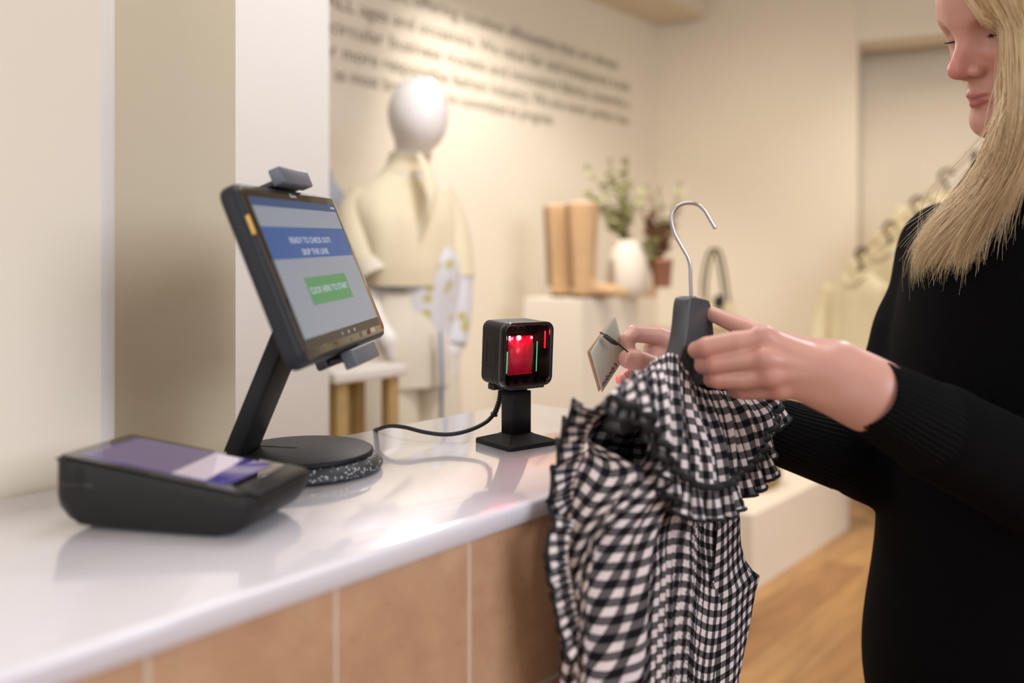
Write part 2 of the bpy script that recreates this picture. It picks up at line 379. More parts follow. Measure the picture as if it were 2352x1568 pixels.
link('receipt_cover', box(.020, .088, .004, .0015, 3), M_blk, pt, M=Matrix.Translation((.083, 0, .0382)) @ Matrix.Rotation(sl+.05, 4, 'Y'))
link('rim_strip', box(.0022, .086, .0022, .0008, 2), mat('dark_chrome', (.12, .13, .15), .2, metal=.9), pt, M=Matrix.Translation((.0722, 0, .0400)) @ Matrix.Rotation(sl, 4, 'Y'))
# ------------------------------------------------------------------ tablet stand
bc = Vector((-.262*K, 1.058*K, ZC)); R1 = .0885*K; R2 = .1005*K; HT = .0245*K
st = empty('tablet_stand', bc, (0, 0, 0), 'charcoal tablet stand with leaning arm, round base and speckled rim, behind the payment terminal', 'tablet stand')
m, nt, b = new_mat('speckled_charcoal'); N = nt.nodes; Lk = nt.links.new
tc = N.new('ShaderNodeTexCoord'); v = N.new('ShaderNodeTexVoronoi'); v.inputs['Scale'].default_value = 380; Lk(tc.outputs['Object'], v.inputs[0])
cp = N.new('ShaderNodeMath'); cp.operation = 'LESS_THAN'; cp.inputs[1].default_value = .36; Lk(v.outputs['Distance'], cp.inputs[0])
sep = N.new('ShaderNodeSeparateColor'); Lk(v.outputs['Color'], sep.inputs[0]); c2 = N.new('ShaderNodeMath'); c2.operation = 'GREATER_THAN'; c2.inputs[1].default_value = .62; Lk(sep.outputs[0], c2.inputs[0])
mu = N.new('ShaderNodeMath'); mu.operation = 'MULTIPLY'; Lk(cp.outputs[0], mu.inputs[0]); Lk(c2.outputs[0], mu.inputs[1])
mx = N.new('ShaderNodeMix'); mx.data_type = 'RGBA'; mx.inputs[6].default_value = (.035, .038, .045, 1); mx.inputs[7].default_value = (.62, .66, .7, 1); Lk(mu.outputs[0], mx.inputs[0]); Lk(mx.outputs[2], b.inputs['Base Color']); b.inputs['Roughness'].default_value = .45
link('base_ring', lathe([(.001, .002), (R2-.006, .002), (R2-.0015, .003), (R2, .005), (R2-.0004, .007), (R1+.0015, HT-.0065), (R1-.003, HT-.0055), (.001, HT-.0055)], 96, cap=False), m, st)
link('rubber_foot', lathe([(.001, 0), (R2-.008, 0), (R2-.006, .0022), (.001, .0022)], 64, cap=False), M_rubber, st)
link('base_disc', lathe([(.001, HT-.0056), (R1-.004, HT-.0056), (R1-.0005, HT-.005), (R1, HT-.0035), (R1-.0006, HT-.0012), (R1-.0025, HT), (.001, HT)], 96, cap=False), M_blkm, st)
me = prism(.048, .0035, .0008, .0017); 
link('cable_slot', me, M_rubber, st, M=Matrix.Translation((-.030, .012, HT-.0002)) @ Matrix.Rotation(-.25, 4, 'Z'))
# tablet frame: measured pose
ta = (1.4227, -.3784, -.0382)
def Rm(y, p, r):
    return Matrix.Rotation(y, 3, 'Z') @ Matrix.Rotation(p, 3, 'X') @ Matrix.Rotation(r, 3, 'Y')
TR = Rm(*ta); TC = Vector((-.225*K, 1.0018*K, CH-.001*K))
MTab = Matrix.Translation(TC) @ TR.to_4x4()
# arm: flat bar from the base's left rim up to behind the tablet (slab, width across the tablet direction)
ax = (TR @ Vector((1, 0, 0))); ax.z = 0; ax.normalize()
back = TC+TR @ Vector((0, .030, -.022))
footc = Vector((bc.x-.069, bc.y-.004, ZC+HT*.5))
def arm_mesh():
    w = .0265; t = .0095
    dirv = (back-footc).normalized(); nn = dirv.cross(ax).normalized(); ax2 = nn.cross(dirv).normalized()
    L = []
    for k in (0, .03, 1.0):
        c = footc+(back-footc)*k; L.append([c+ax2*x+nn*y for x, y in rrect(2*w, 2*t, .0035, 4)])
    return pym(*stack(L))
link('arm', arm_mesh(), M_blkm, st, world=True)
# neck joint and back plate
def inTab(me, M=None): me.transform(MTab @ (M or Matrix())); return me
link('back_plate', inTab(box(.080, .012, .196, .003, 3, c=(0, .023, 0))), M_blk, st, world=True)
def clip(sz):
    bm = bmesh.new()
    box_bm(.076, .0135, .0175, .0015, 3, c=(0, -.0055, sz*.0982), bm=bm)
    bm2 = bm
    me1 = bm2me(bm2)
    me2 = box(.066, .034, .0075, .003, 3, c=(0, .012, sz*.0940))
    me3 = tube([(0, .026, sz*.080), (0, .031, sz*.092), (0, .020, sz*.1000), (0, .004, sz*.0985)], .0065, flat=(4.6, 1), seg=14, n=14)
    return me1, me2
M_clipface = mat('clip_blue_grey', (.13, .145, .18), .42, metal=.3, var=.05, bump=.1, bscale=2500)  # cool window sheen put into the colour of the jaw faces
for sz in (1, -1):
    a, c = clip(sz)
    cl = link('clamp_jaw', inTab(c), M_blk, st, world=True); link('jaw_face', inTab(a), M_clipface, cl, world=False); cl.children[0].data.transform(MW[st.name].inverted())
# ------------------------------------------------------------------ tablet
tb = empty('tablet', TC, TR, 'rugged black landscape tablet showing a blue and white checkout screen, clamped in the stand', 'tablet')
def yslab(w, h, y0, y1, r, bev): # slab with thickness along local y
    me = prism(w, h, y1-y0, r, bev, 8, axis='y', z0=y0); return me
link('case', yslab(.262, .178, .0, .019, .015, .005), mat('tablet_case', (.02, .022, .028), .48, spec=.3, bump=.15, bscale=1800), tb)
M_bez = mat('tablet_bezel_glass', (.016, .014, .012), .07, coat=.5)
link('bezel', yslab(.249, .168, -.0012, .001, .010, .0006), M_bez, tb)
def scr(name, x0, x1, z0, z1, col, y, s=1.0, parent=None, rough=.12):
    me = box(x1-x0, .0002, z1-z0, 0, c=((x0+x1)/2, y, (z0+z1)/2))
    return link(name, me, mat('screen_'+name, (.01, .01, .01), rough, spec=.35, emit=col, estr=s), parent or tb, smooth=False)
W2 = .1122
screen = scr('display', -W2, W2, -.075, .075, srgb(128, 134, 146), -.0013)
scr('status_bar', -W2, W2, .0662, .075, srgb(30, 64, 104), -.0016, parent=screen)
scr('title_banner', -W2, W2, .0123, .0452, srgb(30, 76, 134), -.0016, parent=screen)
scr('start_button', -.0598, .0588, -.0364, -.008, srgb(62, 128, 80), -.0016, parent=screen)
scr('navigation_bar', -W2, W2, -.075, -.0655, srgb(4, 5, 7), -.0016, parent=screen)
def ttext(s, w, z, h, parent, col=(.36, .39, .46)):
    me = text_me(s, .01, .00005, bold=.018); xs = [v.co.x for v in me.vertices]; ys = [v.co.y for v in me.vertices]
    kx = w/(max(xs)-min(xs)); ky = h/(max(ys)-min(ys)); cx = (max(xs)+min(xs))/2; cy = (max(ys)+min(ys))/2
    me.transform(Matrix.Diagonal((kx, ky, 1, 1)) @ Matrix.Translation((-cx, -cy, 0)))
    me.transform(Matrix.Translation((-.002, -.0021, z)) @ Matrix.Rotation(PI/2, 4, 'X'))
    o = link('screen_text', me, mat('screen_text_white', (.02, .02, .02), .3, emit=col, estr=1), parent, smooth=False); return o
ttext('READY TO CHECK OUT?', .1135, .0312, .0066, screen); ttext('SKIP THE LINE', .073, .0186, .0066, screen)
ttext('CLICK HERE TO START', .110, -.0218, .0068, screen)
for x, c in ((-.0171, 'tri'), (.0022, 'dot'), (.0215, 'sq')):
    me = {'tri': lambda: lathe([(.0001, 0), (.0019, 0), (.0019, .0002), (.0001, .0002)], 3), 'dot': lambda: lathe([(.0001, 0), (.0017, 0), (.0017, .0002), (.0001, .0002)], 16), 'sq': lambda: box(.003, .003, .0002, 0)}[c]()
    me.transform(Matrix.Translation((x, -.0019, -.0708)) @ Matrix.Rotation(PI/2, 4, 'X') @ (Matrix.Rotation(PI, 4, 'Z') if c == 'tri' else Matrix()))
    link('navigation_icon', me, mat('icon_grey', (.1, .1, .1), .4, emit=(.3, .33, .38), estr=1), screen, smooth=False)
me = text_me('4:03 PM', .0045, .00005); me.transform(Matrix.Translation((.098, -.0019, .0688)) @ Matrix.Rotation(PI/2, 4, 'X')); 
bpy.data.meshes.remove(me)
for x in (.098, .1035, .1075): link('status_icon', box(.0026, .0002, .0026, 0, c=(x, -.0019, .0706)), mat('status_icon_white', (.1, .1, .1), .4, emit=(.35, .4, .5), estr=1), screen, smooth=False)
link('camera_lens', box(.0036, .0004, .0045, 0, c=(-.009, -.0014, .0808)), mat('logo_grey', (.55, .56, .6), .4), tb)
link('camera_plate', box(.011, .0004, .0026, 0, c=(-.0005, -.0014, .0800)), mat('logo_grey2', (.5, .5, .52), .4), tb)
link('home_mark', box(.0022, .0003, .0022, 0, c=(.004, -.0014, -.0795)), mat('mark_grey', (.08, .075, .07), .5), tb)
link('yellow_key', box(.0030, .0035, .0185, .001, 2, c=(-.1285, -.0002, .047)), tag(mat('yellow_key', srgb(232, 186, 96), .5)), tb)['label'] = 'yellow side key'
link('side_grip', box(.0022, .006, .050, .001, 2, c=(.1312, .008, .002)), mat('grip_blue_grey', (.10, .11, .14), .35), tb)
# ------------------------------------------------------------------ barcode scanner
hd = Vector((.804, .595, 0)); hb = Vector((-.595, .804, 0))      # face direction, depth direction
SC = Vector((.006*K, 1.212*K, ZC))
sc = empty('barcode_scanner', SC, Matrix(((hd.x, hb.x, 0), (hd.y, hb.y, 0), (0, 0, 1))), 'black cube shaped barcode scanner on a square foot, its window glowing red', 'barcode scanner')
def ring(w, d, z, r, oy=0): return [(x, y+oy, z) for x, y in rrect(w, d, r, 6)]
bw, bd = .0765, .0765
V, F = stack([ring(bw, bd, 0, .006), ring(bw, bd, .0045, .006), ring(bw-.002, bd-.002, .0056, .0055), ring(.036, .030, .0125, .003), ring(.034, .028, .0135, .003)])
link('foot_plate', pym(V, F), M_blkm, sc)
# column with sloping shoulder towards the window side
cw, cd = .031, .024
V, F = stack([[(x, y, z if not (zz and y < 0) else z-.012) for x, y in rrect(cw, cd, .0028, 4)] for z, zz in ((.010, 0), (.056, 0), (.066, 0))])
link('column', pym(V, F), M_blkm, sc)
V, F = stack([ring(cw, cd, .0555, .0028), ring(cw-.002, cd-.002, .0575, .0025), ring(cw-.004, cd*.5, .076, .002, cd*.22)])
link('column_shoulder', pym(V, F), M_blkm, sc)
# head
HW, HD, HH = .0750, .0500, .0790
MHd = Matrix.Translation((0, 0, .0750)) @ Matrix.Rotation(math.radians(3.2), 4, 'X')
head = empty('scan_head', (0, 0, 0)); head.parent = sc; head.matrix_local = MHd; MW[head.name] = MW[sc.name] @ MHd
bpy.data.objects.remove(head)
def rr(w, h, r, y, cz=HH/2): return [(x, y, z+cz) for x, z in rrect(w, h, r, 8)]
y0 = -HD/2
shell = [rr(HW-.004, HH-.004, .009, HD/2), rr(HW-.001, HH-.001, .010, HD/2-.001), rr(HW, HH, .0105, HD/2-.003), rr(HW, HH, .0105, y0+.0125), rr(HW, HH, .0105, y0+.0122)]
M_head = mat('scanner_housing', (.030, .026, .022), .55, spec=.22, var=.08, bump=.1, bscale=1500)
hshell = link('housing', pym(*stack(shell)), M_head, sc, M=MHd)
# front bezel ring with an open recess
bz = [rr(HW, HH, .0105, y0+.0121), rr(HW+.0006, HH+.0006, .0108, y0+.0115), rr(HW+.0006, HH+.0006, .0108, y0+.0012), rr(HW-.0006, HH-.0006, .0102, y0), rr(HW-.004, HH-.004, .0085, y0),
      rr(HW-.0056, HH-.0056, .0078, y0+.0008), rr(HW-.0062, HH-.0062, .0074, y0+.0022), rr(HW-.0095, HH-.0090, .0062, y0+.0034), rr(HW-.0095, HH-.0090, .0062, y0+.0105)]
V, F = stack(bz, cap=False); link('front_bezel', pym(V, F), M_glossblk, sc, M=MHd)
# side recess on the housing's left side
sr = [(-HW/2-.0003, y, z) for y, z in rrect(.0215, .0335, .0022, 4)]
link('side_recess', pym(*stack([[(-HW/2+.0002, y+.004, z+HH/2-.001) for y, z in rrect(.0215, .0335, .0022, 4)], [(-HW/2-.0004, y+.004, z+HH/2-.001) for y, z in rrect(.0215, .0335, .0022, 4)], [(-HW/2-.0004, y+.004, z+HH/2-.001) for y, z in rrect(.0200, .0320, .0016, 4)], [(-HW/2+.0001, y+.004, z+HH/2-.001) for y, z in rrect(.0196, .0316, .0014, 4)]])), M_head, sc, M=MHd)
# inside: dark cavity wall, optical panel with painted red glow, LEDs, green status bars
wy = y0+.0108
link('cavity_back', box(HW-.009, .0006, HH-.009, 0, c=(0, wy, HH/2)), mat('cavity', (.010, .004, .005), .12), sc, M=MHd)
m, nt, b = new_mat('red_optics'); N = nt.nodes; Lk = nt.links.new
b.inputs['Base Color'].default_value = (.55, .01, .05, 1); b.inputs['Roughness'].default_value = .35; b.inputs['Coat Weight'].default_value = .25
tc = N.new('ShaderNodeTexCoord'); mp = N.new('ShaderNodeMapping'); mp.inputs['Rotation'].default_value = (0, .35, 0); mp.inputs['Scale'].default_value = (20, 20, 75); Lk(tc.outputs['Object'], mp.inputs[0])
wv = N.new('ShaderNodeTexNoise'); wv.inputs['Scale'].default_value = 1.0; wv.inputs['Detail'].default_value = 1; Lk(mp.outputs[0], wv.inputs[0])
rp = N.new('ShaderNodeValToRGB'); rp.color_ramp.elements[0].position = .38; rp.color_ramp.elements[0].color = (.035, .0005, .004, 1); rp.color_ramp.elements[1].position = .62; rp.color_ramp.elements[1].color = (.26, .003, .018, 1)
Lk(wv.outputs['Fac'], rp.inputs[0]); Lk(rp.outputs[0], b.inputs['Emission Color']); b.inputs['Emission Strength'].default_value = .38  # uneven emission paints the LED light onto the panel
op = link('optic_panel', box(.0385, .0006, .0480, 0, c=(-.0085, wy-.0008, HH/2-.001)), m, sc, M=MHd)
link('prism_fold', pym([(.0095, wy-.0013, .060), (.0105, wy-.0013, .045), (.0105, wy-.0013, .016), (-.027, wy-.0013, .016), (.0105, wy-.004, .0155), (-.027, wy-.004, .0155)], [(0, 1, 2), (3, 2, 4, 5)]), m, op)
E1m = mat('led_white_red', (.1, .01, .02), .3, emit=(1, .45, .5), estr=26)
E2m = mat('led_red', (.2, .0, .02), .3, emit=(1, .02, .08), estr=4.2)
E3m = mat('led_red_soft', (.2, .0, .02), .3, emit=(.9, .01, .05), estr=1.1)
def led(name, x, z, w, h, mm, dy=.0016): return link(name, prism(w, h, .0006, min(w, h)*.3, .0001, 4, axis='y', z0=wy-dy), mm, op, M=Matrix.Translation((x, 0, z)))
led('red_lamp', -.0255, .0603, .0022, .0052, E1m); led('red_lamp', -.0115, .0603, .0058, .0052, E1m)
led('side_reflector', .0300, .0560, .0026, .0220, E3m, .0013)  # red reflection at the right edge, drawn as a softly glowing patch
for x_, e_ in ((-.0115, .0055), (-.0240, .002), (.0060, .004)):       # the diodes' own light on the optics
    l = bpy.data.lights.new('diode', 'POINT'); l.energy = e_; l.color = (1, .03, .10); l.shadow_soft_size = .002
    lo = bpy.data.objects.new('diode', l); COL.objects.link(lo); lo.location = MW[sc.name] @ MHd @ Vector((x_, wy-.0055, .0600))
Gm = mat('status_bar_green', (.02, .2, .1), .3, emit=(.10, .80, .36), estr=1.0)
for x, a in ((-.0288, 0), (.0170, 0)):
    link('status_light', tube([(x, wy-.0022, .0170), (x, wy-.0022, .0545 if x > 0 else .0440)], .00060, seg=8, smooth=False), Gm, sc, M=MHd)['label'] = 'thin vertical green status light'
link('speaker_slots', join_me([box(.0080, .0004, .0006, 0, c=(.010, wy-.0008, .0118)), box(.0080, .0004, .0006, 0, c=(.010, wy-.0008, .0100))]), M_rubber, sc, M=MHd)
m, nt, b = new_mat('scanner_window'); b.inputs['Base Color'].default_value = (1, .75, .8, 1); b.inputs['Transmission Weight'].default_value = 1; b.inputs['Roughness'].default_value = .01; b.inputs['IOR'].default_value = 1.25
link('window_pane', pym([tuple(p) for p in rr(HW-.0068, HH-.0068, .007, y0+.0026)], [tuple(range(36-0))][:1]), m, sc, M=MHd)
link('mount_clip', join_me([box(.052, .040, .0042, .0012, 2, c=(.002, -.002, -.0016)), box(.020, .012, .0085, .002, 2, c=(-.018, .017, -.0045))]), M_blk, sc, M=MHd)
link('hinge_pin', lathe([(.0001, 0), (.0021, 0), (.0021, .0006), (.0014, .0006), (.0012, .0003), (.0001, .0003)], 20), M_blk, sc, M=Matrix.Translation((-cw/2, .002, .0705)) @ Matrix.Rotation(-PI/2, 4, 'Y'))
# cable: strain relief and lead
q = [P(1150, 893, 1.088), P(1148, 915, 1.090), P(1141, 938, 1.092), P(1133, 955, 1.094)]
rel = [];
cc = cr(np.array([tuple(v) for v in q]), 12)
for i in range(11):
    a, c = cc[i], cc[i+1]; rel.append(tube([a, a*.45+c*.55], .0036 if i < 10 else .0048, seg=14, smooth=False)); rel.append(tube([a*.45+c*.55, c], .0024, seg=12, smooth=False))
cab = link('cable', tube([P(1133, 953, 1.094), P(1118, 968, 1.09), P(1090, 983, 1.08), P(1055, 994, 1.07), P(1020, 997.5, 1.068), P(975, 992, 1.075), P(930, 981, 1.09), P(895, 978, 1.115), P(872, 984, 1.135), P(858, 992, 1.157), P(852, 1020, 1.172), P(850, 1100, 1.176)], .00265, n=90, seg=12), M_rubber, sc, world=True)
rl = link('strain_relief', join_me(rel), M_rubber, cab); rl.data.transform(MW[sc.name].inverted())
# the scanner's own red illumination: a tight aiming beam and a weak wide glow
for nm, en, ang, tgt in (('scanner_red_beam', 1.5, 26, P(1428, 885, 1.0)), ('scanner_red_glow', .55, 100, P(1330, 1100, .85))):
    l = bpy.data.lights.new(nm, 'SPOT'); l.energy = en; l.color = (1, .02, .08); l.spot_size = math.radians(ang); l.spot_blend = .9; l.shadow_soft_size = .01
    lo = bpy.data.objects.new(nm, l); COL.objects.link(lo); pp = MW[sc.name] @ MHd @ Vector((-.005, y0-.001, .055)); lo.location = pp
    lo.rotation_euler = (tgt-pp).to_track_quat('-Z', 'Y').to_euler()
# ------------------------------------------------------------------ signed-distance modelling for organic shapes
def v3(p): return np.array(tuple(p), float)
class Prim:
    def __init__(s, f, k=.006, op='u', c=None, R=0, tint=None): s.f, s.k, s.op, s.c, s.R = f, k, op, c, R
def rcone(a, b, r1, r2=None, k=.006, op='u'):
    a = v3(a); b = v3(b); r2 = r1 if r2 is None else r2; ba = b-a; L = ba@ba
    def f(P):
        t = np.clip((P-a)@ba/max(L, 1e-12), 0, 1); return np.linalg.norm(P-a-t[:, None]*ba, axis=1)-(r1+(r2-r1)*t)
    return Prim(f, k, op, (a+b)/2, math.sqrt(L)/2+max(r1, r2))
def ball(c, r, k=.006, op='u'): return rcone(c, v3(c)+1e-6, r, r, k, op)
def ell(c, rad, R=None, k=.006, op='u'):
    c = v3(c); rad = np.array(rad, float); Rm_ = np.eye(3) if R is None else np.array(R)
    def f(P):
        q = (P-c)@Rm_; k0 = np.linalg.norm(q/rad, axis=1); k1 = np.linalg.norm(q/(rad*rad), axis=1)
        return np.where(k1 > 1e-9, k0*(k0-1)/np.maximum(k1, 1e-9), -rad.min())
    return Prim(f, k, op, c, rad.max())
def sdf_eval(pr, P):
    d = np.full(len(P), 1e3)
    for p in pr:
        e = p.f(P); k = p.k
        if p.op == 'u':
            h = np.maximum(k-np.abs(d-e), 0)/k; d = np.minimum(d, e)-h*h*k/4
        elif p.op == 's':
            e = -e; h = np.maximum(k-np.abs(d-e), 0)/k; d = np.maximum(d, e)+h*h*k/4
        else:
            h = np.maximum(k-np.abs(d-e), 0)/k; d = np.maximum(d, e)+h*h*k/4
    return d
def sdf_mesh(pr, lo, hi, h, n=16):
    lo = np.array(lo, float); hi = np.array(hi, float); nb = np.ceil((hi-lo)/(h*n)).astype(int)
    g = np.stack(np.meshgrid(*[np.arange(k) for k in nb], indexing='ij'), -1).reshape(-1, 3)
    cen = lo+(g+.5)*h*n; hd_ = h*n*math.sqrt(3)/2
    d = sdf_eval(pr, cen); g = g[np.abs(d) < hd_*1.7+.02]
    ii = np.stack(np.meshgrid(*[np.arange(n+1)]*3, indexing='ij'), -1).reshape(-1, 3)
    BIG = 4096; VK = []; VP = []; Q = []
    def key(a): return (a[..., 0]*BIG+a[..., 1])*BIG+a[..., 2]
    cor = np.array([(i, j, k) for i in (0, 1) for j in (0, 1) for k in (0, 1)])
    eds = [(a, b) for a in range(8) for b in range(a+1, 8) if np.abs(cor[a]-cor[b]).sum() == 1]
    for b in g:
        base = b*n; c = lo+(base+n/2)*h
        loc = [p for p in pr if p.op != 'u' or np.linalg.norm(p.c-c) < p.R+hd_+.03+p.k*2.5]
        if not any(p.op == 'u' for p in loc): continue
        D = sdf_eval(loc, lo+(base+ii)*h).reshape(n+1, n+1, n+1)
        if D.min() > 0 or D.max() < 0: continue
        neg = D < 0
        cs = np.stack([neg[i:n+i, j:n+j, k:n+k] for i, j, k in cor], -1); s = cs.sum(-1); act = (s > 0) & (s < 8)
        idx = np.argwhere(act)
        if len(idx) == 0: continue
        vals = np.stack([D[idx[:, 0]+i, idx[:, 1]+j, idx[:, 2]+k] for i, j, k in cor], -1)
        acc = np.zeros((len(idx), 3)); cnt = np.zeros(len(idx))
        for a, e in eds:
            va, ve = vals[:, a], vals[:, e]; m_ = (va < 0) != (ve < 0); t = np.where(m_, va/np.where(m_, va-ve, 1), 0)
            acc += m_[:, None]*(cor[a]+t[:, None]*(cor[e]-cor[a])); cnt += m_
        VK.append(key(base+idx+1)); VP.append(lo+(base+idx+acc/cnt[:, None])*h)
        for ax_ in range(3):
            e = np.eye(3, dtype=int)[ax_]; bb = np.eye(3, dtype=int)[(ax_+1) % 3]; cc_ = np.eye(3, dtype=int)[(ax_+2) % 3]
            A = neg[:n, :n, :n]; B = neg[e[0]:n+e[0], e[1]:n+e[1], e[2]:n+e[2]]; x = np.argwhere(A != B)
            if len(x) == 0: continue
            inside = A[x[:, 0], x[:, 1], x[:, 2]]; p = base+x+1
            q_ = np.stack([key(p), key(p-bb), key(p-bb-cc_), key(p-cc_)], -1)
            q_[~inside] = q_[~inside][:, ::-1]; Q.append(q_)
    VK = np.concatenate(VK); VP = np.concatenate(VP); Q = np.concatenate(Q)
    o = np.argsort(VK); VK = VK[o]; VP = VP[o]
    pos = np.clip(np.searchsorted(VK, Q), 0, len(VK)-1); ok = (VK[pos] == Q).all(1); pos = pos[ok][:, ::-1]
    me = bpy.data.meshes.new('sdf'); me.vertices.add(len(VP)); me.vertices.foreach_set('co', VP.ravel())
    me.loops.add(len(pos)*4); me.loops.foreach_set('vertex_index', pos.ravel().astype(np.int32))
    me.polygons.add(len(pos)); me.polygons.foreach_set('loop_start', np.arange(len(pos), dtype=np.int32)*4); me.polygons.foreach_set('loop_total', np.full(len(pos), 4, np.int32))
    me.update(calc_edges=True); me.validate(); return me
def loft(rings, nv=60, nu=48, folds=0, amp=0, seed=0, power=2.0, closed=True):
    """rings: (cx,cy,cz,rx,ry,yaw); returns (nv,nu,3) closed grid"""
    r_ = cr(np.array(rings, float), nv); a = np.linspace(0, 2*PI, nu, endpoint=False); rg = np.random.default_rng(seed); ph = rg.random(4)*6
    out = np.empty((nv, nu, 3))
    for i, (cx, cy, cz, rx, ry, yw) in enumerate(r_):
        t = i/(nv-1); c, s = np.cos(a), np.sin(a)
        f = 1+0*a
        if folds: f = f+amp*(np.sin(folds*a+ph[0]+2*t)+.6*np.sin((folds*1.7//1)*a+ph[1]-3*t)+.4*np.sin(3*a+ph[2]+5*t))
        x = rx*np.sign(c)*np.abs(c)**(2/power)*f; y = ry*np.sign(s)*np.abs(s)**(2/power)*f
        out[i, :, 0] = cx+x*math.cos(yw)-y*math.sin(yw); out[i, :, 1] = cy+x*math.sin(yw)+y*math.cos(yw); out[i, :, 2] = cz
    return out
def loft_me(*a, **k):
    capb = k.pop('cap', True); G = loft(*a, **k); nv, nu = G.shape[:2]; V = G.reshape(-1, 3); F = []
    for j in range(nv-1):
        for i in range(nu):
            b_ = j*nu+(i+1) % nu; F.append((j*nu+i, b_, b_+nu, j*nu+i+nu))
    if capb: F.append(tuple(range(nu-1, -1, -1))); F.append(tuple(range((nv-1)*nu, nv*nu)))
    me = pym(V, F); bm = bmesh.new(); bm.from_mesh(me); bmesh.ops.recalc_face_normals(bm, faces=bm.faces); bm.to_mesh(me); bm.free(); return me
# ------------------------------------------------------------------ display furniture
def mbox(name, label, cat, near, wx, wy, z0, z1, m, r=.004, group=None, part='panel'):
    """box whose near corner is at near (x,y); wx along d1, wy across (away-left)"""
    e = empty(name, (near[0], near[1], z0), ROT, label, cat, group)
    link(part, box(wx, wy, z1-z0, r, 2, c=(wx/2, wy/2, (z1-z0)/2)), m, e, smooth=False); return e
M_plinth = mat('plinth_white', srgb(236, 228, 214), .6, var=.015, scale=5)
mbox('podium', 'low white display podium standing on the oak floor beside the text wall', 'podium', (.868, 3.06), .98, .62, 0, .28, M_plinth, part='body')
mbox('plinth', 'tall white plinth carrying the tan boots and the white vase', 'plinth', ((1335-1176)/1950*3.38, 3.38), .42, .30, .28 if False else 0, 1.045, M_plinth, part='body')
mbox('plinth', 'white plinth to the right, under the handbag', 'plinth', (.83, 3.66), .36, .28, .281, .90, M_plinth, part='body')
# boots
M_boot = mat('tan_suede', srgb(202, 166, 122), .8, var=.12, scale=25, sheen=.3)
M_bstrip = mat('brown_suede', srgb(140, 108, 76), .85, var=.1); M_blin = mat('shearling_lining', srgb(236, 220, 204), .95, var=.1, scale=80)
M_sole = mat('boot_sole', srgb(92, 66, 44), .7)
def make_boot(name, loc, yaw, label):
    e = empty(name, loc, (0, 0, yaw), label, 'boot', 'tall tan boots on the white plinth')
    pr = [rcone((0, 0, .09), (0, 0, .385), .046, .066, .01), rcone((0, 0, .03), (0, 0, .14), .040, .040, .02), rcone((.0, 0, .045), (.12, 0, .026), .038, .026, .03), rcone((.12, 0, .026), (.165, 0, .024), .030, .020, .02),
          Prim(lambda P: P[:, 2]-.392, .003, 'i'), rcone((0, 0, .385), (0, 0, .43), .058, .062, .004, 's'), Prim(lambda P: .014-P[:, 2], .003, 'i')]
    link('shaft', sdf_mesh(pr, (-.09, -.09, -.01), (.21, .09, .42), .006, 8), M_boot, e)
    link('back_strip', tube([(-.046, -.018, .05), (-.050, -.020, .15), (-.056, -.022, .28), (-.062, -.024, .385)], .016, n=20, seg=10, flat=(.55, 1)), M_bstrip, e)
    link('cuff_lining', pym(*stack([[(x, y, z) for x, y in rrect(.122, .122, .055, 8)] for z in (.384, .3925)], cap=False)), M_blin, e)
    link('sole', pym(*stack([[(x*1.0+.042, y*(.75+.25*math.cos((x+.1)*14)), z) for x, y in rrect(.175, .070, .033, 8)] for z in (.004, .016)])), M_sole, e)
    link('heel', prism(.06, .056, .012, .02), M_sole, e, M=Matrix.Translation((-.012, 0, 0)))
    return e
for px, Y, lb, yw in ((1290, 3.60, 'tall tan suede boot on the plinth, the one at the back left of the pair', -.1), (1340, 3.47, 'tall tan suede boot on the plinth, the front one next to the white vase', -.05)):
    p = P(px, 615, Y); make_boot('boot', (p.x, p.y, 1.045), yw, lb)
# vases with foliage
M_leaf = mat('leaf_green', srgb(176, 176, 128), .6, var=.3, scale=12); M_leaf2 = mat('leaf_rust', srgb(160, 120, 94), .7, var=.35, scale=14); M_stem = mat('stem_brown', srgb(120, 108, 70), .7)
def foliage(base, h, spread, n, m_, lr, seed, lean=(0, 0)):
    rg = random.Random(seed); st_ = []; V = []; F = []
    for i in range(n):
        a = rg.random()*6.28; sp = spread*(.3+.7*rg.random()); hh = h*(.6+.4*rg.random())
        pts = [Vector(base)+Vector((math.cos(a)*sp*t**1.5+lean[0]*t, math.sin(a)*sp*t**1.5*.6+lean[1]*t, hh*t)) for t in (0, .3, .6, 1)]
        st_.append(tube(pts, .0022, n=10, seg=5)); c_ = cr(np.array([tuple(p) for p in pts]), 14)
        for k in range(4, 14):
            for sgn in (-1, 1):
                th = rg.random()*6.28; d = Vector((math.cos(th), math.sin(th), rg.uniform(-.2, .5))).normalized(); u = d.cross(Vector((rg.random()-.5, rg.random()-.5, rg.random()))).normalized()
                L = lr*(.6+.6*rg.random()); o = Vector(c_[k]); b0 = len(V)
                for (s_, w_) in ((.05, 0), (.35, .36), (.7, .42), (1, 0)):
                    for q_ in (-1, 0, 1):
                        V.append(o+d*L*s_+u*L*w_*q_+d.cross(u)*(-.08*L*abs(q_)))
                for r_ in range(3):
                    for q_ in range(2): F.append((b0+r_*3+q_, b0+r_*3+q_+1, b0+r_*3+q_+4, b0+r_*3+q_+3))
    return join_me(st_), pym(V, F)
def vase(name, px, Y, z, prof, m_, label, fol, cat='vase'):
    p = P(px, 615, Y); e = empty(name, (p.x, p.y, z), (0, 0, 0), label, cat); link('vessel', lathe(prof, 40), m_, e)
    for f in fol:
        s_, l_ = foliage(*f); link('stems', s_, M_stem, e); tag(link('leaves', l_, f[4], e), kind='stuff')
    return e
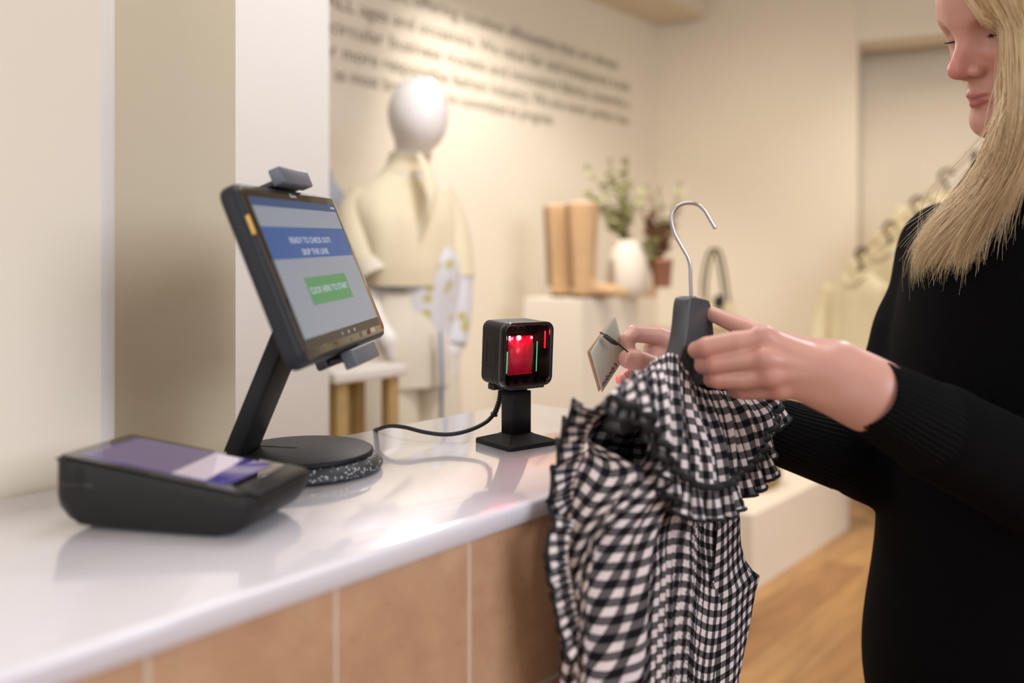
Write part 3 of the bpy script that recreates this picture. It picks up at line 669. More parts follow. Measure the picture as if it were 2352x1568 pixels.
vase('vase', 1442, 3.64, 1.045, [(.001, 0), (.066, 0), (.080, .01), (.089, .05), (.090, .10), (.084, .15), (.066, .20), (.046, .232), (.040, .242), (.036, .241), (.042, .228), (.060, .195), (.001, .02)], mat('vase_stoneware', srgb(224, 214, 200), .6),
     'white tapered vase of green eucalyptus beside the boots', [((0, 0, .2),   .40, .22, 7, M_leaf, .038, 3, (-.05, 0)), ((0, 0, .2), .26, .18, 5, M_leaf, .034, 4, (-.10, 0))])
e = mbox('wooden_block', 'small pale wooden block under the rust coloured plant pot', 'block', (.565, 3.60), .10, .10, 1.045, 1.085, mat('pale_wood', srgb(214, 176, 140), .6), part='body')
vase('plant_pot', 1520, 3.68, 1.0855, [(.001, 0), (.034, 0), (.038, .004), (.046, .11), (.049, .112), (.049, .125), (.044, .125), (.042, .11), (.001, .1)], mat('rust_ceramic', srgb(168, 118, 92), .7, var=.15, scale=30),
     'rust coloured pot of mixed rust and green foliage on the wooden block', [((0, 0, .1), .22, .07, 9, M_leaf2, .045, 8, (-.01, 0)), ((0, 0, .1), .40, .14, 5, M_leaf, .032, 10, (.02, 0)), ((0, 0, .02), .20, .07, 6, M_leaf, .04, 12, (-.03, 0))])
# handbag
p = P(1645, 615, 3.72); e = empty('handbag', (p.x, p.y, .90), (0, 0, math.radians(20)), 'cream handbag with tall dark strap loops and dark clasp, on the right hand plinth', 'handbag')
link('bag_body', loft_me([(0, 0, .002, .085, .035, 0), (0, 0, .02, .095, .045, 0), (0, 0, .08, .090, .038, 0), (0, 0, .13, .075, .018, 0), (0, 0, .14, .072, .012, 0)], nv=24, nu=40, power=2.6), mat('cream_leather', srgb(226, 212, 176), .5), e)
M_strap = mat('olive_strap', srgb(78, 66, 44), .6)
for dy in (-.018, .02): link('strap', tube([(-.062, dy, .12), (-.058, dy, .22), (-.035, dy, .32), (-.010, dy, .355), (.012, dy, .33), (.035, dy, .24), (.055, dy, .12)], .006, n=40, seg=8), M_strap, e)
link('clasp', lathe([(.001, 0), (.026, 0), (.030, .006), (.024, .014), (.001, .018)], 24), M_blk, e, M=Matrix.Translation((-.015, -.040, .125)) @ Matrix.Rotation(PI/2, 4, 'X'))
# basket on the podium
m, nt, b = new_mat('woven_seagrass'); N = nt.nodes; Lk = nt.links.new
tc = N.new('ShaderNodeTexCoord'); wv = N.new('ShaderNodeTexWave'); wv.inputs['Scale'].default_value = 22; wv.inputs['Distortion'].default_value = 3; wv.bands_direction = 'Z'; Lk(tc.outputs['Object'], wv.inputs[0])
rp = N.new('ShaderNodeValToRGB'); rp.color_ramp.elements[0].color = (*srgb(120, 98, 58), 1); rp.color_ramp.elements[1].color = (*srgb(186, 162, 112), 1); Lk(wv.outputs[0], rp.inputs[0]); Lk(rp.outputs[0], b.inputs['Base Color']); b.inputs['Roughness'].default_value = .9
bp = N.new('ShaderNodeBump'); bp.inputs['Distance'].default_value = .004; Lk(wv.outputs[0], bp.inputs['Height']); Lk(bp.outputs[0], b.inputs['Normal'])
p = P(1745, 615, 3.46); e = empty('basket', (p.x, p.y, .28), ROT, 'woven straw bag lying on the low white podium', 'basket')
link('basket_body', loft_me([(0, 0, .001, .085, .055, 0), (0, 0, .03, .10, .065, 0), (0, 0, .09, .10, .06, 0), (0, 0, .12, .09, .045, 0)], nv=20, nu=48, power=4), m, e)
for dy in (-.04, .04): link('handle', tube([(-.05, dy, .11), (-.04, dy*1.1, .155), (0, dy*1.2, .175), (.04, dy*1.1, .155), (.05, dy, .11)], .006, n=24, seg=8), m, e)
# side table behind the counter
p = P(800, 615, 2.26); M_oak = mat('golden_oak', srgb(186, 158, 104), .6, var=.15, scale=18)
e = empty('side_table', (p.x, p.y, 0), ROT, 'small table with thick white top and golden oak legs, in front of the mannequin', 'table')
link('table_top', box(.24, .20, .03, .005, 2, c=(0, 0, .895)), M_white, e)
for x in (-.085, .085):
    for y in (-.07, .07): link('leg', box(.035, .035, .88, .004, 2, c=(x, y, .44)), M_oak, e)
link('back_panel', box(.14, .012, .86, .002, 1, c=(0, .07, .44)), M_oak, e)
# dress form partly hidden by the tablet
p = P(772, 615, 2.78); e = empty('dress_form', (p.x-.05, p.y, 0), (0, 0, .4), 'grey blue dress form half hidden behind the white pillar', 'dress form')
link('bust', loft_me([(0, 0, .86, .10, .08, 0), (0, 0, .95, .115, .09, 0), (0, 0, 1.08, .10, .08, 0), (0, 0, 1.25, .135, .085, 0), (0, 0, 1.36, .12, .07, 0), (0, 0, 1.42, .07, .05, 0), (0, 0, 1.46, .04, .04, 0), (0, 0, 1.49, .035, .035, 0)], nv=40), mat('grey_blue_linen', srgb(158, 162, 174), .9), e)
link('wrap', loft_me([(0, 0, .80, .13, .10, 0), (0, 0, 1.0, .125, .10, 0), (0, 0, 1.2, .142, .095, 0), (0, 0, 1.30, .135, .085, 0)], nv=30, folds=9, amp=.02), mat('straw_linen', srgb(196, 176, 118), .9), e)
link('pole', lathe([(.016, 0), (.016, .86)], 16), M_oak, e); link('foot', lathe([(.001, 0), (.13, 0), (.13, .015), (.02, .03), (.001, .03)], 32), M_oak, e)
# ------------------------------------------------------------------ mannequin
YM = 2.62; mp_ = P(935, 615, YM)
mq = empty('mannequin', (mp_.x, mp_.y, 0), (0, 0, 0), 'white egg headed mannequin in a cream cropped jacket and wide cream trousers', 'mannequin')
def q3(px, py, dy=0): v = P(px, py, YM+dy); return v
M_mq = mat('mannequin_white', srgb(244, 240, 238), .32, var=.01)
hc = q3(960, 258)
pr = [ell(hc, (.092, .098, .112), R=np.array(Euler((0, math.radians(10), math.radians(25))).to_matrix()), k=.03), ell(hc+Vector((.012, -.01, -.04)), (.066, .072, .082), k=.04),
      rcone(hc+Vector((-.012, .01, -.06)), q3(932, 400, .02), .048, .046, .03), rcone(q3(930, 400, .02), q3(930, 460, .02), .048, .060, .03), rcone(q3(840, 485), q3(1005, 475, .08),   .042, .042, .04),
      ell(q3(925, 520, .03), (.12, .085, .18), k=.05), ell(q3(935, 690, .04), (.13, .10, .16), k=.05), ell(q3(930, 800, .04), (.15, .115, .12), k=.05),
      rcone(q3(885, 820), q3(880, 1200), .085, .06, .03), rcone(q3(880, 1200), q3(880, 1480), .06, .04, .02), rcone(q3(980, 820, .08), q3(985, 1200, .08), .085, .06, .03), rcone(q3(985, 1200, .08), q3(985, 1480, .08), .06, .04, .02),
      rcone(q3(835, 465, 0), q3(835, 640, -.02), .04, .036, .03), rcone(q3(835, 640, -.02), q3(890, 780, -.09), .036, .026, .02), rcone(q3(890, 780, -.09), q3(900, 820, -.09), .028, .022, .02),
      rcone(q3(1015, 450, .10), q3(1050, 640, .10), .038, .034, .03), rcone(q3(1050, 640, .10), q3(1040, 800, .04), .036, .026, .02), rcone(q3(1040, 800, .04), q3(1035, 865, .03), .026, .018, .02)]
link('body', sdf_mesh(pr, (mp_.x-.32, YM-.25, -.02), (mp_.x+.34, YM+.32, 1.84), .009, 12), M_mq, mq, world=True)
M_cream = mat('cream_cotton', srgb(238, 226, 194), .85, var=.05, scale=10, bump=.3, bscale=300, sheen=.2)
M_cream2 = mat('cream_twill', srgb(236, 228, 208), .85, var=.05, scale=10, bump=.3, bscale=300)
def xr(px, py, rx, ry, yw=.35, dy=.03): v = q3(px, py, dy); return (v.x, v.y, v.z, rx, ry, yw)
def cl(name, me, m_, par=mq): return link(name, me, m_, par, world=True)
jk = cl('jacket', loft_me([xr(925, 655, .150, .125), xr(925, 600, .158, .132), xr(922, 520, .165, .128), xr(920, 470, .165, .105), xr(922, 435, .135, .085), xr(928, 405, .085, .070), xr(932, 385, .062, .060)], nv=50, nu=72, folds=7, amp=.018, cap=False), M_cream)
cl('collar', loft_me([xr(932, 402, .082, .070), xr(936, 380, .068, .064), xr(944, 352, .066, .064), xr(942, 350, .060, .058), xr(936, 375, .060, .056)], nv=30, nu=60, cap=False), M_cream, jk)
cl('lapel', tube([q3(962, 352, -.07), q3(985, 400, -.09), q3(992, 450, -.115), q3(985, 500, -.125)], [.012, .026, .022, .006], n=24, seg=12, flat=(1.0, .25)), M_cream, jk)
for nm, pts, rr_ in (('sleeve', [q3(842, 440, 0), q3(822, 500, -.01), q3(828, 570, -.03), q3(846, 610, -.05), q3(858, 632, -.06)], [.050, .066, .070, .060, .058]), ('sleeve', [q3(1005, 440, .10), q3(1032, 520, .11), q3(1044, 590, .10), q3(1050, 640, .09)], [.050, .060, .060, .056])):
    cl(nm, tube(pts, rr_, n=36, seg=28, cap=False), M_cream, jk)
cl('turned_cuff', tube([q3(852, 612, -.05), q3(866, 640, -.065)], [.066, .064], n=8, seg=24, smooth=False, cap=False), M_cream2, jk)
m, nt, b = new_mat('printed_shirt'); N = nt.nodes; Lk = nt.links.new
tc = N.new('ShaderNodeTexCoord'); v = N.new('ShaderNodeTexVoronoi'); v.inputs['Scale'].default_value = 22; Lk(tc.outputs['Object'], v.inputs[0]); rp = N.new('ShaderNodeValToRGB'); rp.color_ramp.elements[0].position = .25; rp.color_ramp.elements[0].color = (*srgb(196, 188, 110), 1); rp.color_ramp.elements[1].position = .45; rp.color_ramp.elements[1].color = (*srgb(226, 226, 232), 1)
Lk(v.outputs['Distance'], rp.inputs[0]); Lk(rp.outputs[0], b.inputs['Base Color']); b.inputs['Roughness'].default_value = .85; M_print = m
cl('shirt', loft_me([xr(955, 790, .125, .11, .3, .05), xr(955, 700, .135, .118, .3, .05), xr(975, 610, .11, .11, .3, .05), xr(975, 560, .09, .09, .3, .05)], nv=40, nu=60, folds=6, amp=.02, cap=False), M_print)
cl('shirt_sleeve', tube([q3(1050, 630, .09), q3(1048, 720, .07), q3(1042, 790, .04)], [.050, .048, .040], n=20, seg=20, cap=False), M_print)
tr_ = cl('trousers', loft_me([xr(925, 880, .165, .13), xr(925, 780, .16, .128), xr(925, 700, .135, .11), xr(925, 672, .13, .105)], nv=30, nu=60, folds=8, amp=.015, cap=False), M_cream2)
for x0, x1, dy in ((885, 870, -.01), (985, 990, .08)): cl('trouser_leg', loft_me([xr(x1, 1465, .12, .11, .3, dy), xr(x1, 1200, .115, .10, .3, dy), xr(x0, 980, .11, .10, .3, dy), xr(x0, 840, .10, .10, .3, dy)], nv=40, nu=40, folds=4, amp=.03, cap=False), M_cream2, tr_)
cl('blue_sash', pym(*stack([[tuple(q3(x+dx, y, dyy-.10)) for dx, dyy in ((-3, 0), (5, 0), (5, .02), (-3, .02))] for x, y in ((1010, 760), (1014, 860), (1012, 1000))])), mat('denim_blue', srgb(112, 136, 180), .9), tr_)
wb = P(915, 865, 2.5); 
# ------------------------------------------------------------------ garments on a sloping rail arm in the alcove
rl0 = P(2240, 345, 4.05); rl1 = P(1972, 590, 3.75)
e = empty('garment_rail', (rl0.x, rl0.y, 0), (0, 0, 0), 'dark metal garment rail with sloping arm behind the woman', 'rail')
link('rail_arm', tube([rl0, rl1], .005, n=4, smooth=False), mat('brass', srgb(190, 160, 110), .35, metal=.7), e, world=True)
link('upright', tube([(rl0.x, rl0.y, .01), (rl0.x, rl0.y, rl0.z)], .012, n=4, smooth=False), M_blkm, e, world=True)
link('rail_foot', box(.4, .05, .02, .004, 2, c=(rl0.x, rl0.y, .01)), M_blkm, e, world=True)
M_coat = mat('butter_cotton', srgb(234, 224, 192), .9, var=.06, scale=9, bump=.3, bscale=250)
M_hang = mat('dark_wood_hanger', srgb(70, 52, 34), .5)
def make_coat(loc, yaw, label, L=.78, w=.21, seed=1):
    e = empty('coat', loc, (0, 0, yaw), label, 'coat', 'cream coats on the sloping rail')
    body = link('coat_body', loft_me([(0, 0, -.07-L, w*1.0, .060, 0), (0, 0, -.5, w*.95, .058, 0), (0, 0, -.25, w*.92, .055, 0), (0, 0, -.15, w*.95, .055, 0), (0, 0, -.115, w*.72, .045, 0), (0, 0, -.085, w*.38, .042, 0), (0, 0, -.06, w*.30, .045, 0)], nv=60, nu=72, folds=8, amp=.035, seed=seed, cap=False), M_coat, e)
    for s_ in (-1, 1): link('coat_sleeve', tube([(s_*w*.85, 0, -.13), (s_*w*1.12, 0, -.25), (s_*w*1.18, -.02, -.42), (s_*w*1.15, -.03, -.62)], [.042, .050, .048, .045], n=30, seg=20), M_coat, e)
    link('coat_collar', tube([(-.06, .02, -.05), (-.055, -.04, -.08), (0, -.06, -.12), (.055, -.04, -.08), (.06, .02, -.05)], [.010, .013, .009, .013, .010], n=24, seg=10, flat=(1, .6)), M_coat, e)
    return e
def make_hanger(loc, yaw, label):
    e = empty('coat_hanger', loc, (0, 0, yaw), label, 'hanger', 'dark hangers on the sloping rail')
    link('hanger_arms', tube([(-.19, 0, -.14), (-.10, 0, -.10), (-.03, 0, -.055), (0, 0, -.045), (.03, 0, -.055), (.10, 0, -.10), (.19, 0, -.14)], [.012, .014, .018, .022, .018, .014, .012], n=30, seg=10), M_hang, e)
    link('hook', tube([(0, 0, -.03), (0, 0, .0), (-.016, 0, .016), (-.030, 0, .038), (-.016, 0, .062), (.014, 0, .066), (.030, 0, .046)], .0075, n=30, seg=8), M_hang, e)
    return e
for k, (t, yw, lb) in enumerate([(.26, -.62, 'cream coat highest on the sloping rail, collar open, beside the woman\'s hair'), (.52, -1.12, 'cream coat hanging third from the left on the sloping rail, seen half sideways'), (.75, -1.18, 'cream coat second from the left on the sloping rail, seen half sideways'), (.98, -1.22, 'cream coat lowest and leftmost on the sloping rail, seen nearly edge on')]):
    c = rl0.lerp(rl1, t); make_coat((c.x, c.y, c.z-.012), yw, lb, seed=k)
    make_hanger((c.x, c.y, c.z-.045+.008), yw, ['dark hanger holding the highest coat', 'dark hanger holding the third coat from the left', 'dark hanger holding the second coat from the left', 'dark hanger holding the lowest, leftmost coat'][k])
# ------------------------------------------------------------------ gingham dress on its hanger
def gingham(name, period=.0160, rot=0):
    m, nt, b = new_mat(name); N = nt.nodes; Lk = nt.links.new
    uv = N.new('ShaderNodeUVMap'); sp = N.new('ShaderNodeSeparateXYZ')
    Lk(uv.outputs[0], sp.inputs[0]); hs = []
    for k in (0, 1):
        mu = N.new('ShaderNodeMath'); mu.operation = 'MULTIPLY'; mu.inputs[1].default_value = 1/period; Lk(sp.outputs[k], mu.inputs[0])
        fr = N.new('ShaderNodeMath'); fr.operation = 'FRACT'; Lk(mu.outputs[0], fr.inputs[0])
        pp = N.new('ShaderNodeMath'); pp.operation = 'PINGPONG'; pp.inputs[1].default_value = .5; Lk(fr.outputs[0], pp.inputs[0])
        mr = N.new('ShaderNodeMapRange'); mr.inputs['From Min'].default_value = .235; mr.inputs['From Max'].default_value = .265; Lk(pp.outputs[0], mr.inputs[0]); hs.append(mr)
    ad = N.new('ShaderNodeMath'); ad.operation = 'ADD'; Lk(hs[0].outputs[0], ad.inputs[0]); Lk(hs[1].outputs[0], ad.inputs[1])
    hf = N.new('ShaderNodeMath'); hf.operation = 'MULTIPLY'; hf.inputs[1].default_value = .5; Lk(ad.outputs[0], hf.inputs[0])
    rp = N.new('ShaderNodeValToRGB'); rp.color_ramp.interpolation = 'LINEAR'; rp.color_ramp.elements[0].color = (*srgb(238, 226, 226), 1); rp.color_ramp.elements[1].color = (.006, .006, .008, 1)
    e = rp.color_ramp.elements.new(.5); e.color = (*srgb(96, 92, 94), 1); Lk(hf.outputs[0], rp.inputs[0])
    # thread grain
    wv = N.new('ShaderNodeTexNoise'); wv.inputs['Scale'].default_value = 2200; Lk(uv.outputs[0], wv.inputs[0])
    mr = N.new('ShaderNodeMapRange'); mr.inputs['To Min'].default_value = .75; mr.inputs['To Max'].default_value = 1.2; Lk(wv.outputs['Fac'], mr.inputs[0])
    mx = N.new('ShaderNodeMix'); mx.data_type = 'RGBA'; mx.blend_type = 'MULTIPLY'; mx.inputs[0].default_value = 1; Lk(rp.outputs[0], mx.inputs[6]); Lk(mr.outputs[0], mx.inputs[7])
    Lk(mx.outputs[2], b.inputs['Base Color']); b.inputs['Roughness'].default_value = .85; b.inputs['Specular IOR Level'].default_value = .2
    return m
M_ging = gingham('gingham_cotton'); M_trim = mat('black_trim', (.008, .008, .010), .8, var=.2, scale=400)
def n4(rows): return [[P(*p) for p in r] for r in rows]
def arc_uv(G, u0=0, v0=0, gather=1.0, skew=0, row=None):
    """metres along the cloth; u from a reference row, v accumulated down the columns"""
    nv, nu = G.shape[:2]; r = nv//2 if row is None else row
    u = np.r_[0, np.cumsum(np.linalg.norm(np.diff(G[r], axis=0), axis=1))]
    v = np.zeros((nv, nu)); v[1:] = np.cumsum(np.linalg.norm(np.diff(G, axis=0), axis=2), axis=0)
    g = gather if np.isscalar(gather) else gather
    if not np.isscalar(g): u = np.r_[0, np.cumsum(np.diff(u)*(g[1:]+g[:-1])/2)]
    else: u = u*g
    U = np.empty((nv, nu, 2)); U[..., 0] = u0+u[None]+skew*v; U[..., 1] = v0+v-skew*u[None]; return U
db = P(1560, 1568, .9)
dress = empty('gingham_dress', P(1570, 840, .90), (0, 0, 0), 'black and white gingham dress with big ruffled collar, held up on the grey hanger', 'dress')
def piece(name, G, U, parent=None, thick=.0007, m_=None, flip=False, closed=False):
    me = grid(G, U, closed_u=closed, flip=flip); o = link(name, me, m_ or M_ging, None)
    me.transform(MW[dress.name].inverted()); o.parent = parent or dress; MW[o.name] = MW[dress.name]
    if thick:
        s_ = o.modifiers.new('solid', 'SOLIDIFY'); s_.thickness = thick; s_.offset = 0
    return o
# body: 5 front columns (near->far) then 3 back columns (far->near); rows top->bottom
rows = [
 [(1432, 925, .775), (1480, 885, .81), (1545, 845, .87), (1604, 905, .93), (1690, 915, 1.00), (1690, 913, 1.03), (1560, 850, .93), (1425, 915, .80)],
 [(1508, 1000, .80), (1528, 1000, .83), (1575, 1000, .88), (1640, 1005, .95), (1700, 1030, 1.02), (1650, 1000, 1.06), (1500, 990, .97), (1338, 1000, .80)],
 [(1478, 1092, .775), (1520, 1100, .81), (1570, 1100, .87), (1635, 1105, .945), (1680, 1120, 1.03), (1650, 1100, 1.055), (1490, 1090, .94), (1305, 1080, .81)],
 [(1392, 1215, .752), (1460, 1220, .79), (1540, 1220, .86), (1622, 1220, .945), (1680, 1218, 1.035), (1655, 1200, 1.055), (1470, 1200, .93), (1298, 1205, .81)],
 [(1352, 1325, .748), (1440, 1330, .785), (1530, 1330, .855), (1622, 1330, .95), (1700, 1326, 1.05), (1665, 1320, 1.06), (1480, 1330, .925), (1292, 1325, .80)],
 [(1346, 1450, .746), (1432, 1450, .782), (1522, 1450, .855), (1612, 1450, .95), (1690, 1450, 1.05), (1650, 1450, 1.06), (1480, 1450, .925), (1306, 1450, .79)],
 [(1344, 1580, .746), (1425, 1580, .78), (1515, 1580, .855), (1600, 1580, .95), (1670, 1580, 1.05), (1630, 1580, 1.05), (1480, 1580, .925), (1304, 1580, .78)],
 [(1330, 1800, .746), (1420, 1800, .78), (1515, 1800, .86), (1605, 1800, .96), (1690, 1800, 1.06), (1630, 1800, 1.05), (1480, 1800, .925), (1290, 1800, .78)],
 [(1310, 2100, .74), (1415, 2100, .77), (1515, 2100, .86), (1615, 2100, .97), (1700, 2100, 1.07), (1630, 2100, 1.05), (1480, 2100, .925), (1270, 2100, .775)]]
# front sheet and back sheet share their side edges below the armholes
nF, nB, nV = 220, 90, 200
front = patch(n4([r[:5] for r in rows]), nV, nF)
def backrow(r, i):
    b_ = r[5:8]
    return ([r[4]] if i >= 4 else [r[4]])+b_+([r[0]] if i >= 2 else [b_[-1]])
bk = []
for i, r in enumerate(rows):
    L = [r[4]]+r[5:8]; L.append(r[0] if i >= 2 else (r[7][0]+8, r[7][1], r[7][2]-.004)); bk.append(L)
back = patch(n4(bk), nV, nB)
# gathers on the smocked middle, soft folds elsewhere
Nf = normals(front); tu = np.linspace(0, 1, nF)[None, :, None]; tv = np.linspace(0, 1, nV)[:, None, None]
sm = np.exp(-((tu-.52)/.20)**4); ph = 1.3*np.sin(tv*9)+.7*np.sin(tv*23+1)
wav = np.sin(tu*2*PI*34+ph)*.0021*sm + np.sin(tu*2*PI*7+2*tv)*.004*(1-sm)*(tu < .45) + .006*np.sin(tu*2*PI*3.2+1.5*tv+.6)*(tu < .8)
crk = .0008*np.sin(tv*2*PI*75+np.sin(tu*40))*sm
front = front+Nf*(wav+crk)
g_ = 1+.55*np.exp(-((np.linspace(0, 1, nF)-.52)/.20)**4)-.10*(np.linspace(0, 1, nF) < .25)
Uf = arc_uv(front, gather=g_, row=110)
t1 = np.linspace(0, 1, nF)[None, :]; t2 = np.linspace(0, 1, nV)[:, None]
sk = .42*np.clip((.34-t1)/.30, 0, 1)           # near side panel is cut on the bias
U2 = Uf.copy(); vv = Uf[..., 1]; uu = Uf[..., 0]; U2[..., 0] = uu+sk*(vv-.1); U2[..., 1] = vv-.35*np.clip((.34-t1)/.30, 0, 1)*uu*1.2
sd = np.clip((t1-.80)/.03, 0, 1); U2[..., 0] += sd*.004; U2[..., 1] += -.18*np.clip(t1-.80, 0, 1)*.3*1
bodice = piece('dress_front', front, U2)
Nb = normals(back); tb = np.linspace(0, 1, nB)[None, :, None]
back = back+Nb*(.007*np.sin(tb*2*PI*5+2*tv)+.003*np.sin(tb*2*PI*11-3*tv))*np.clip(tb*8, 0, 1)*np.clip((1-tb)*8, 0, 1)
piece('dress_back', back, arc_uv(back, skew=.22, row=110))
# side seam line on the flat side panel
jc = int(nF*.795)
seam = [tuple(p) for p in front[60:, jc]+Nf[60:, jc]*.0006]
def trim(name, pts, r, parent=None, n=None, flat=None, m_=None, smooth=True):
    me = tube(pts, r, n=n or max(24, 4*len(pts)), seg=8, flat=flat, smooth=smooth); o = link(name, me, m_ or M_trim, None); me.transform(MW[dress.name].inverted()); o.parent = parent or dress; MW[o.name] = MW[dress.name]; return o
# flat side panel with its pointed underarm corner
sl_ = [P(1642, 1120, .955), P(1637, 1210, .958), P(1629, 1308, .963), P(1612, 1416, .968), P(1592, 1568, .972), P(1570, 1760, .98), P(1555, 1960, .99)]
sr_ = [P(1690, 1120, 1.030), P(1692, 1180, 1.031), P(1692.5, 1240, 1.034), P(1700, 1281, 1.037), P(1719, 1308, 1.042), P(1736, 1320, 1.046), P(1731, 1337, 1.046), P(1724, 1370, 1.045), P(1716, 1430, 1.043), P(1703, 1500, 1.040), P(1689, 1570, 1.036), P(1676, 1760, 1.04), P(1665, 1960, 1.04)]
A_ = cr(np.array([tuple(p) for p in sl_]), 220); zs_ = A_[:, 2]; B0 = np.array([tuple(p) for p in sr_])
Bc = np.concatenate([B0[i]+(B0[i+1]-B0[i])*np.linspace(0, 1, 20, endpoint=False)[:, None] for i in range(len(B0)-1)]+[B0[-1:]])
for _ in range(3): Bc[1:-1] = Bc[1:-1]*.5+(Bc[:-2]+Bc[2:])*.25
ff = np.linspace(0, 1, 44); B_ = np.array([[np.interp(-z, -Bc[:, 2], Bc[:, k]) for k in range(3)] for z in zs_])
Gp = A_[:, None]*(1-ff[None, :, None])+B_[:, None]*ff[None, :, None]
vd = np.array([.777, -.63, 0])*1.0; Gp = Gp+vd*(.004+.006*np.sin(ff*PI)[None, :, None]+.0012*np.sin(ff[None, :, None]*9+zs_[:, None, None]*30))
th_ = math.radians(-7); Ux = ((Gp[..., 0]-Gp[0, 0, 0])*.63+(Gp[..., 1]-Gp[0, 0, 1])*.777); Uz = Gp[..., 2]
Up = np.stack([Ux*math.cos(th_)-Uz*math.sin(th_), Ux*math.sin(th_)+Uz*math.cos(th_)], -1)
panel = piece('side_panel', Gp, Up, thick=.0009)
trim('panel_seam', [tuple(p+vd*.0008) for p in Gp[:, 0][::6]], .0006, parent=panel, n=80)
trim('armhole_seam', [tuple(Gp[i, j]+vd*.0007) for i, j in ((26, 38), (34, 37), (44, 37), (54, 38), (60, 39), (66, 41))], .0004, parent=panel, n=30)
# collar: neckline row, middle, trim line
cN = [(1468, 872, .80), (1490, 838, .84), (1520, 816, .862), (1548, 812, .872), (1573, 846, .885), (1604, 890, .905), (1650, 897, .935), (1700, 897, .97), (1750, 903, 1.01)]
cM1 = [(1425, 890, .770), (1445, 868, .785), (1478, 866, .80), (1522, 880, .825), (1562, 920, .855), (1608, 950, .885), (1662, 945, .92), (1716, 930, .965), (1768, 912, 1.02)]
cM2 = [(1400, 915, .755), (1425, 900, .758), (1468, 920, .768), (1520, 975, .795), (1560, 1020, .825), (1620, 1040, .86), (1690, 1010, .925), (1745, 965, .975), (1784, 918, 1.03)]
cO = [(1386, 932, .750), (1415, 922, .745), (1462, 945, .752), (1508, 1010, .775), (1545, 1085, .805), (1630, 1120, .85), (1712, 1072, .93), (1762, 990, .985), (1786, 925, 1.035)]
nu_, nv_ = 260, 90
C_ = patch(n4([cN, cM1, cM2, cO]), nv_, nu_); Nc = normals(C_)
tu = np.linspace(0, 1, nu_)[None, :, None]; tv = np.linspace(0, 1, nv_)[:, None, None]
fold = (.0042*np.sin(tu*2*PI*21+2.2*tv+.5)+.0030*np.sin(tu*2*PI*9-1.5*tv)+.0055*np.exp(-((tu-.70+.05*tv)/.035)**2)-.005*np.exp(-((tu-.765+.03*tv)/.03)**2))*np.sin(np.clip(tv*1.15+.12, 0, 1)*PI*.5)
C_ = C_+Nc*fold
Uc = arc_uv(C_, row=int(nv_*.95), gather=1.30)
# keep the stripe direction hanging: v measured from the neckline
collar = piece('collar', C_, Uc)
def ruffle(name, edge, out, width, waves, amp, parent, seed=0, prof=None, gather=1.7, nv=16, per=9):
    """edge (n,3) sewn line, out (n,3) direction across; pleated frill with black hem"""
    n = max(len(edge), waves*per); E = cr(np.array(edge), n); O = cr(np.array(out), n); O /= np.linalg.norm(O, axis=1)[:, None]
    T = np.gradient(E, axis=0); T /= np.linalg.norm(T, axis=1)[:, None]; Nn = np.cross(T, O); Nn /= np.linalg.norm(Nn, axis=1)[:, None]
    rg = np.random.default_rng(seed); t = np.linspace(0, 1, n); ph = 2*PI*waves*t+1.2*np.interp(t, np.linspace(0, 1, 9), rg.normal(size=9)); am = amp*(.7+.5*np.interp(t, np.linspace(0, 1, waves), rg.random(waves)))
    wd = width*(.86+.25*np.interp(t, np.linspace(0, 1, waves*2), rg.random(waves*2)))
    if prof: wd = wd*np.interp(t, *prof); am = am*np.interp(t, *prof)
    G = np.empty((nv, n, 3))
    for j in range(nv):
        s = j/(nv-1); G[j] = E+O*(wd*s)[:, None]+Nn*(am*np.sin(ph)*s**.7)[:, None]+T*(am*.55*np.cos(ph*1.0+.6)*s)[:, None]
    U = arc_uv(G, row=nv-1); U[..., 0] *= gather*.75
    o = piece(name, G, U, parent); trim('black_hem', [tuple(p) for p in G[-1]], .0019, parent=o, n=len(G[-1]), smooth=False); return o
ed = C_[-1]; outv = C_[-1]-C_[-8]; idx = np.linspace(0, nu_-1, 60).astype(int)
dn = np.array([0, 0, -.35]); ov = outv[idx]; ov = ov/np.linalg.norm(ov, axis=1)[:, None]+dn
ruffle('collar_ruffle', ed[idx], ov, .0315, 22, .0070, collar, 3, per=14, prof=([0, .22, .34, 1], [.40, .42, 1, 1]))
trim('collar_trim', [tuple(p) for p in (ed+np.array([.777, -.63, .2])*.0045)[::2]], .0034, parent=collar, n=nu_, flat=(1, 1), smooth=False)
# near side: back armhole edge and the long frill hanging from it
pts = [P(1398, 938, .768), P(1362, 972, .778), P(1344, 1020, .788), P(1330, 1065, .795), P(1318, 1110, .795), P(1322, 1160, .790)]
ruffle('armhole_ruffle', [tuple(p) for p in pts], [(-.9, -.1, .3), (-.9, -.1, .25), (-.95, -.1, .1), (-.95, -.1, .1), (-.95, -.1, -.1), (-.8, -.1, -.5)], .026, 5, .0085, bodice, 5, per=18)
pts = [P(1322, 1195, .765), P(1308, 1230, .762), P(1306, 1290, .76), P(1316, 1350, .76), P(1330, 1420, .757), P(1345, 1480, .755)]
ruffle('side_ruffle', [tuple(p) for p in pts], [(-.9, -.2, .15), (-.95, -.2, 0), (-.95, -.2, 0), (-.95, -.2, -.05), (-.9, -.2, -.2), (-.7, -.2, -.6)], .0205, 9, .0060, bodice, 6, per=16)
# inner sleeve facing seen through the near armhole
# ------------------------------------------------------------------ hanger
SD = Vector((.63, .777, 0)); ND = Vector((.777, -.63, 0))
HC = Vector((.1968, .925, CH)); hz = lambda py: (615-py)/1950*.925
hg = empty('hanger', (HC.x, HC.y, CH-.0315), Matrix(((.63, -.777, 0), (.777, .63, 0), (0, 0, 1))), 'dark grey moulded clothes hanger with steel hook, held in the woman\'s hands', 'hanger')
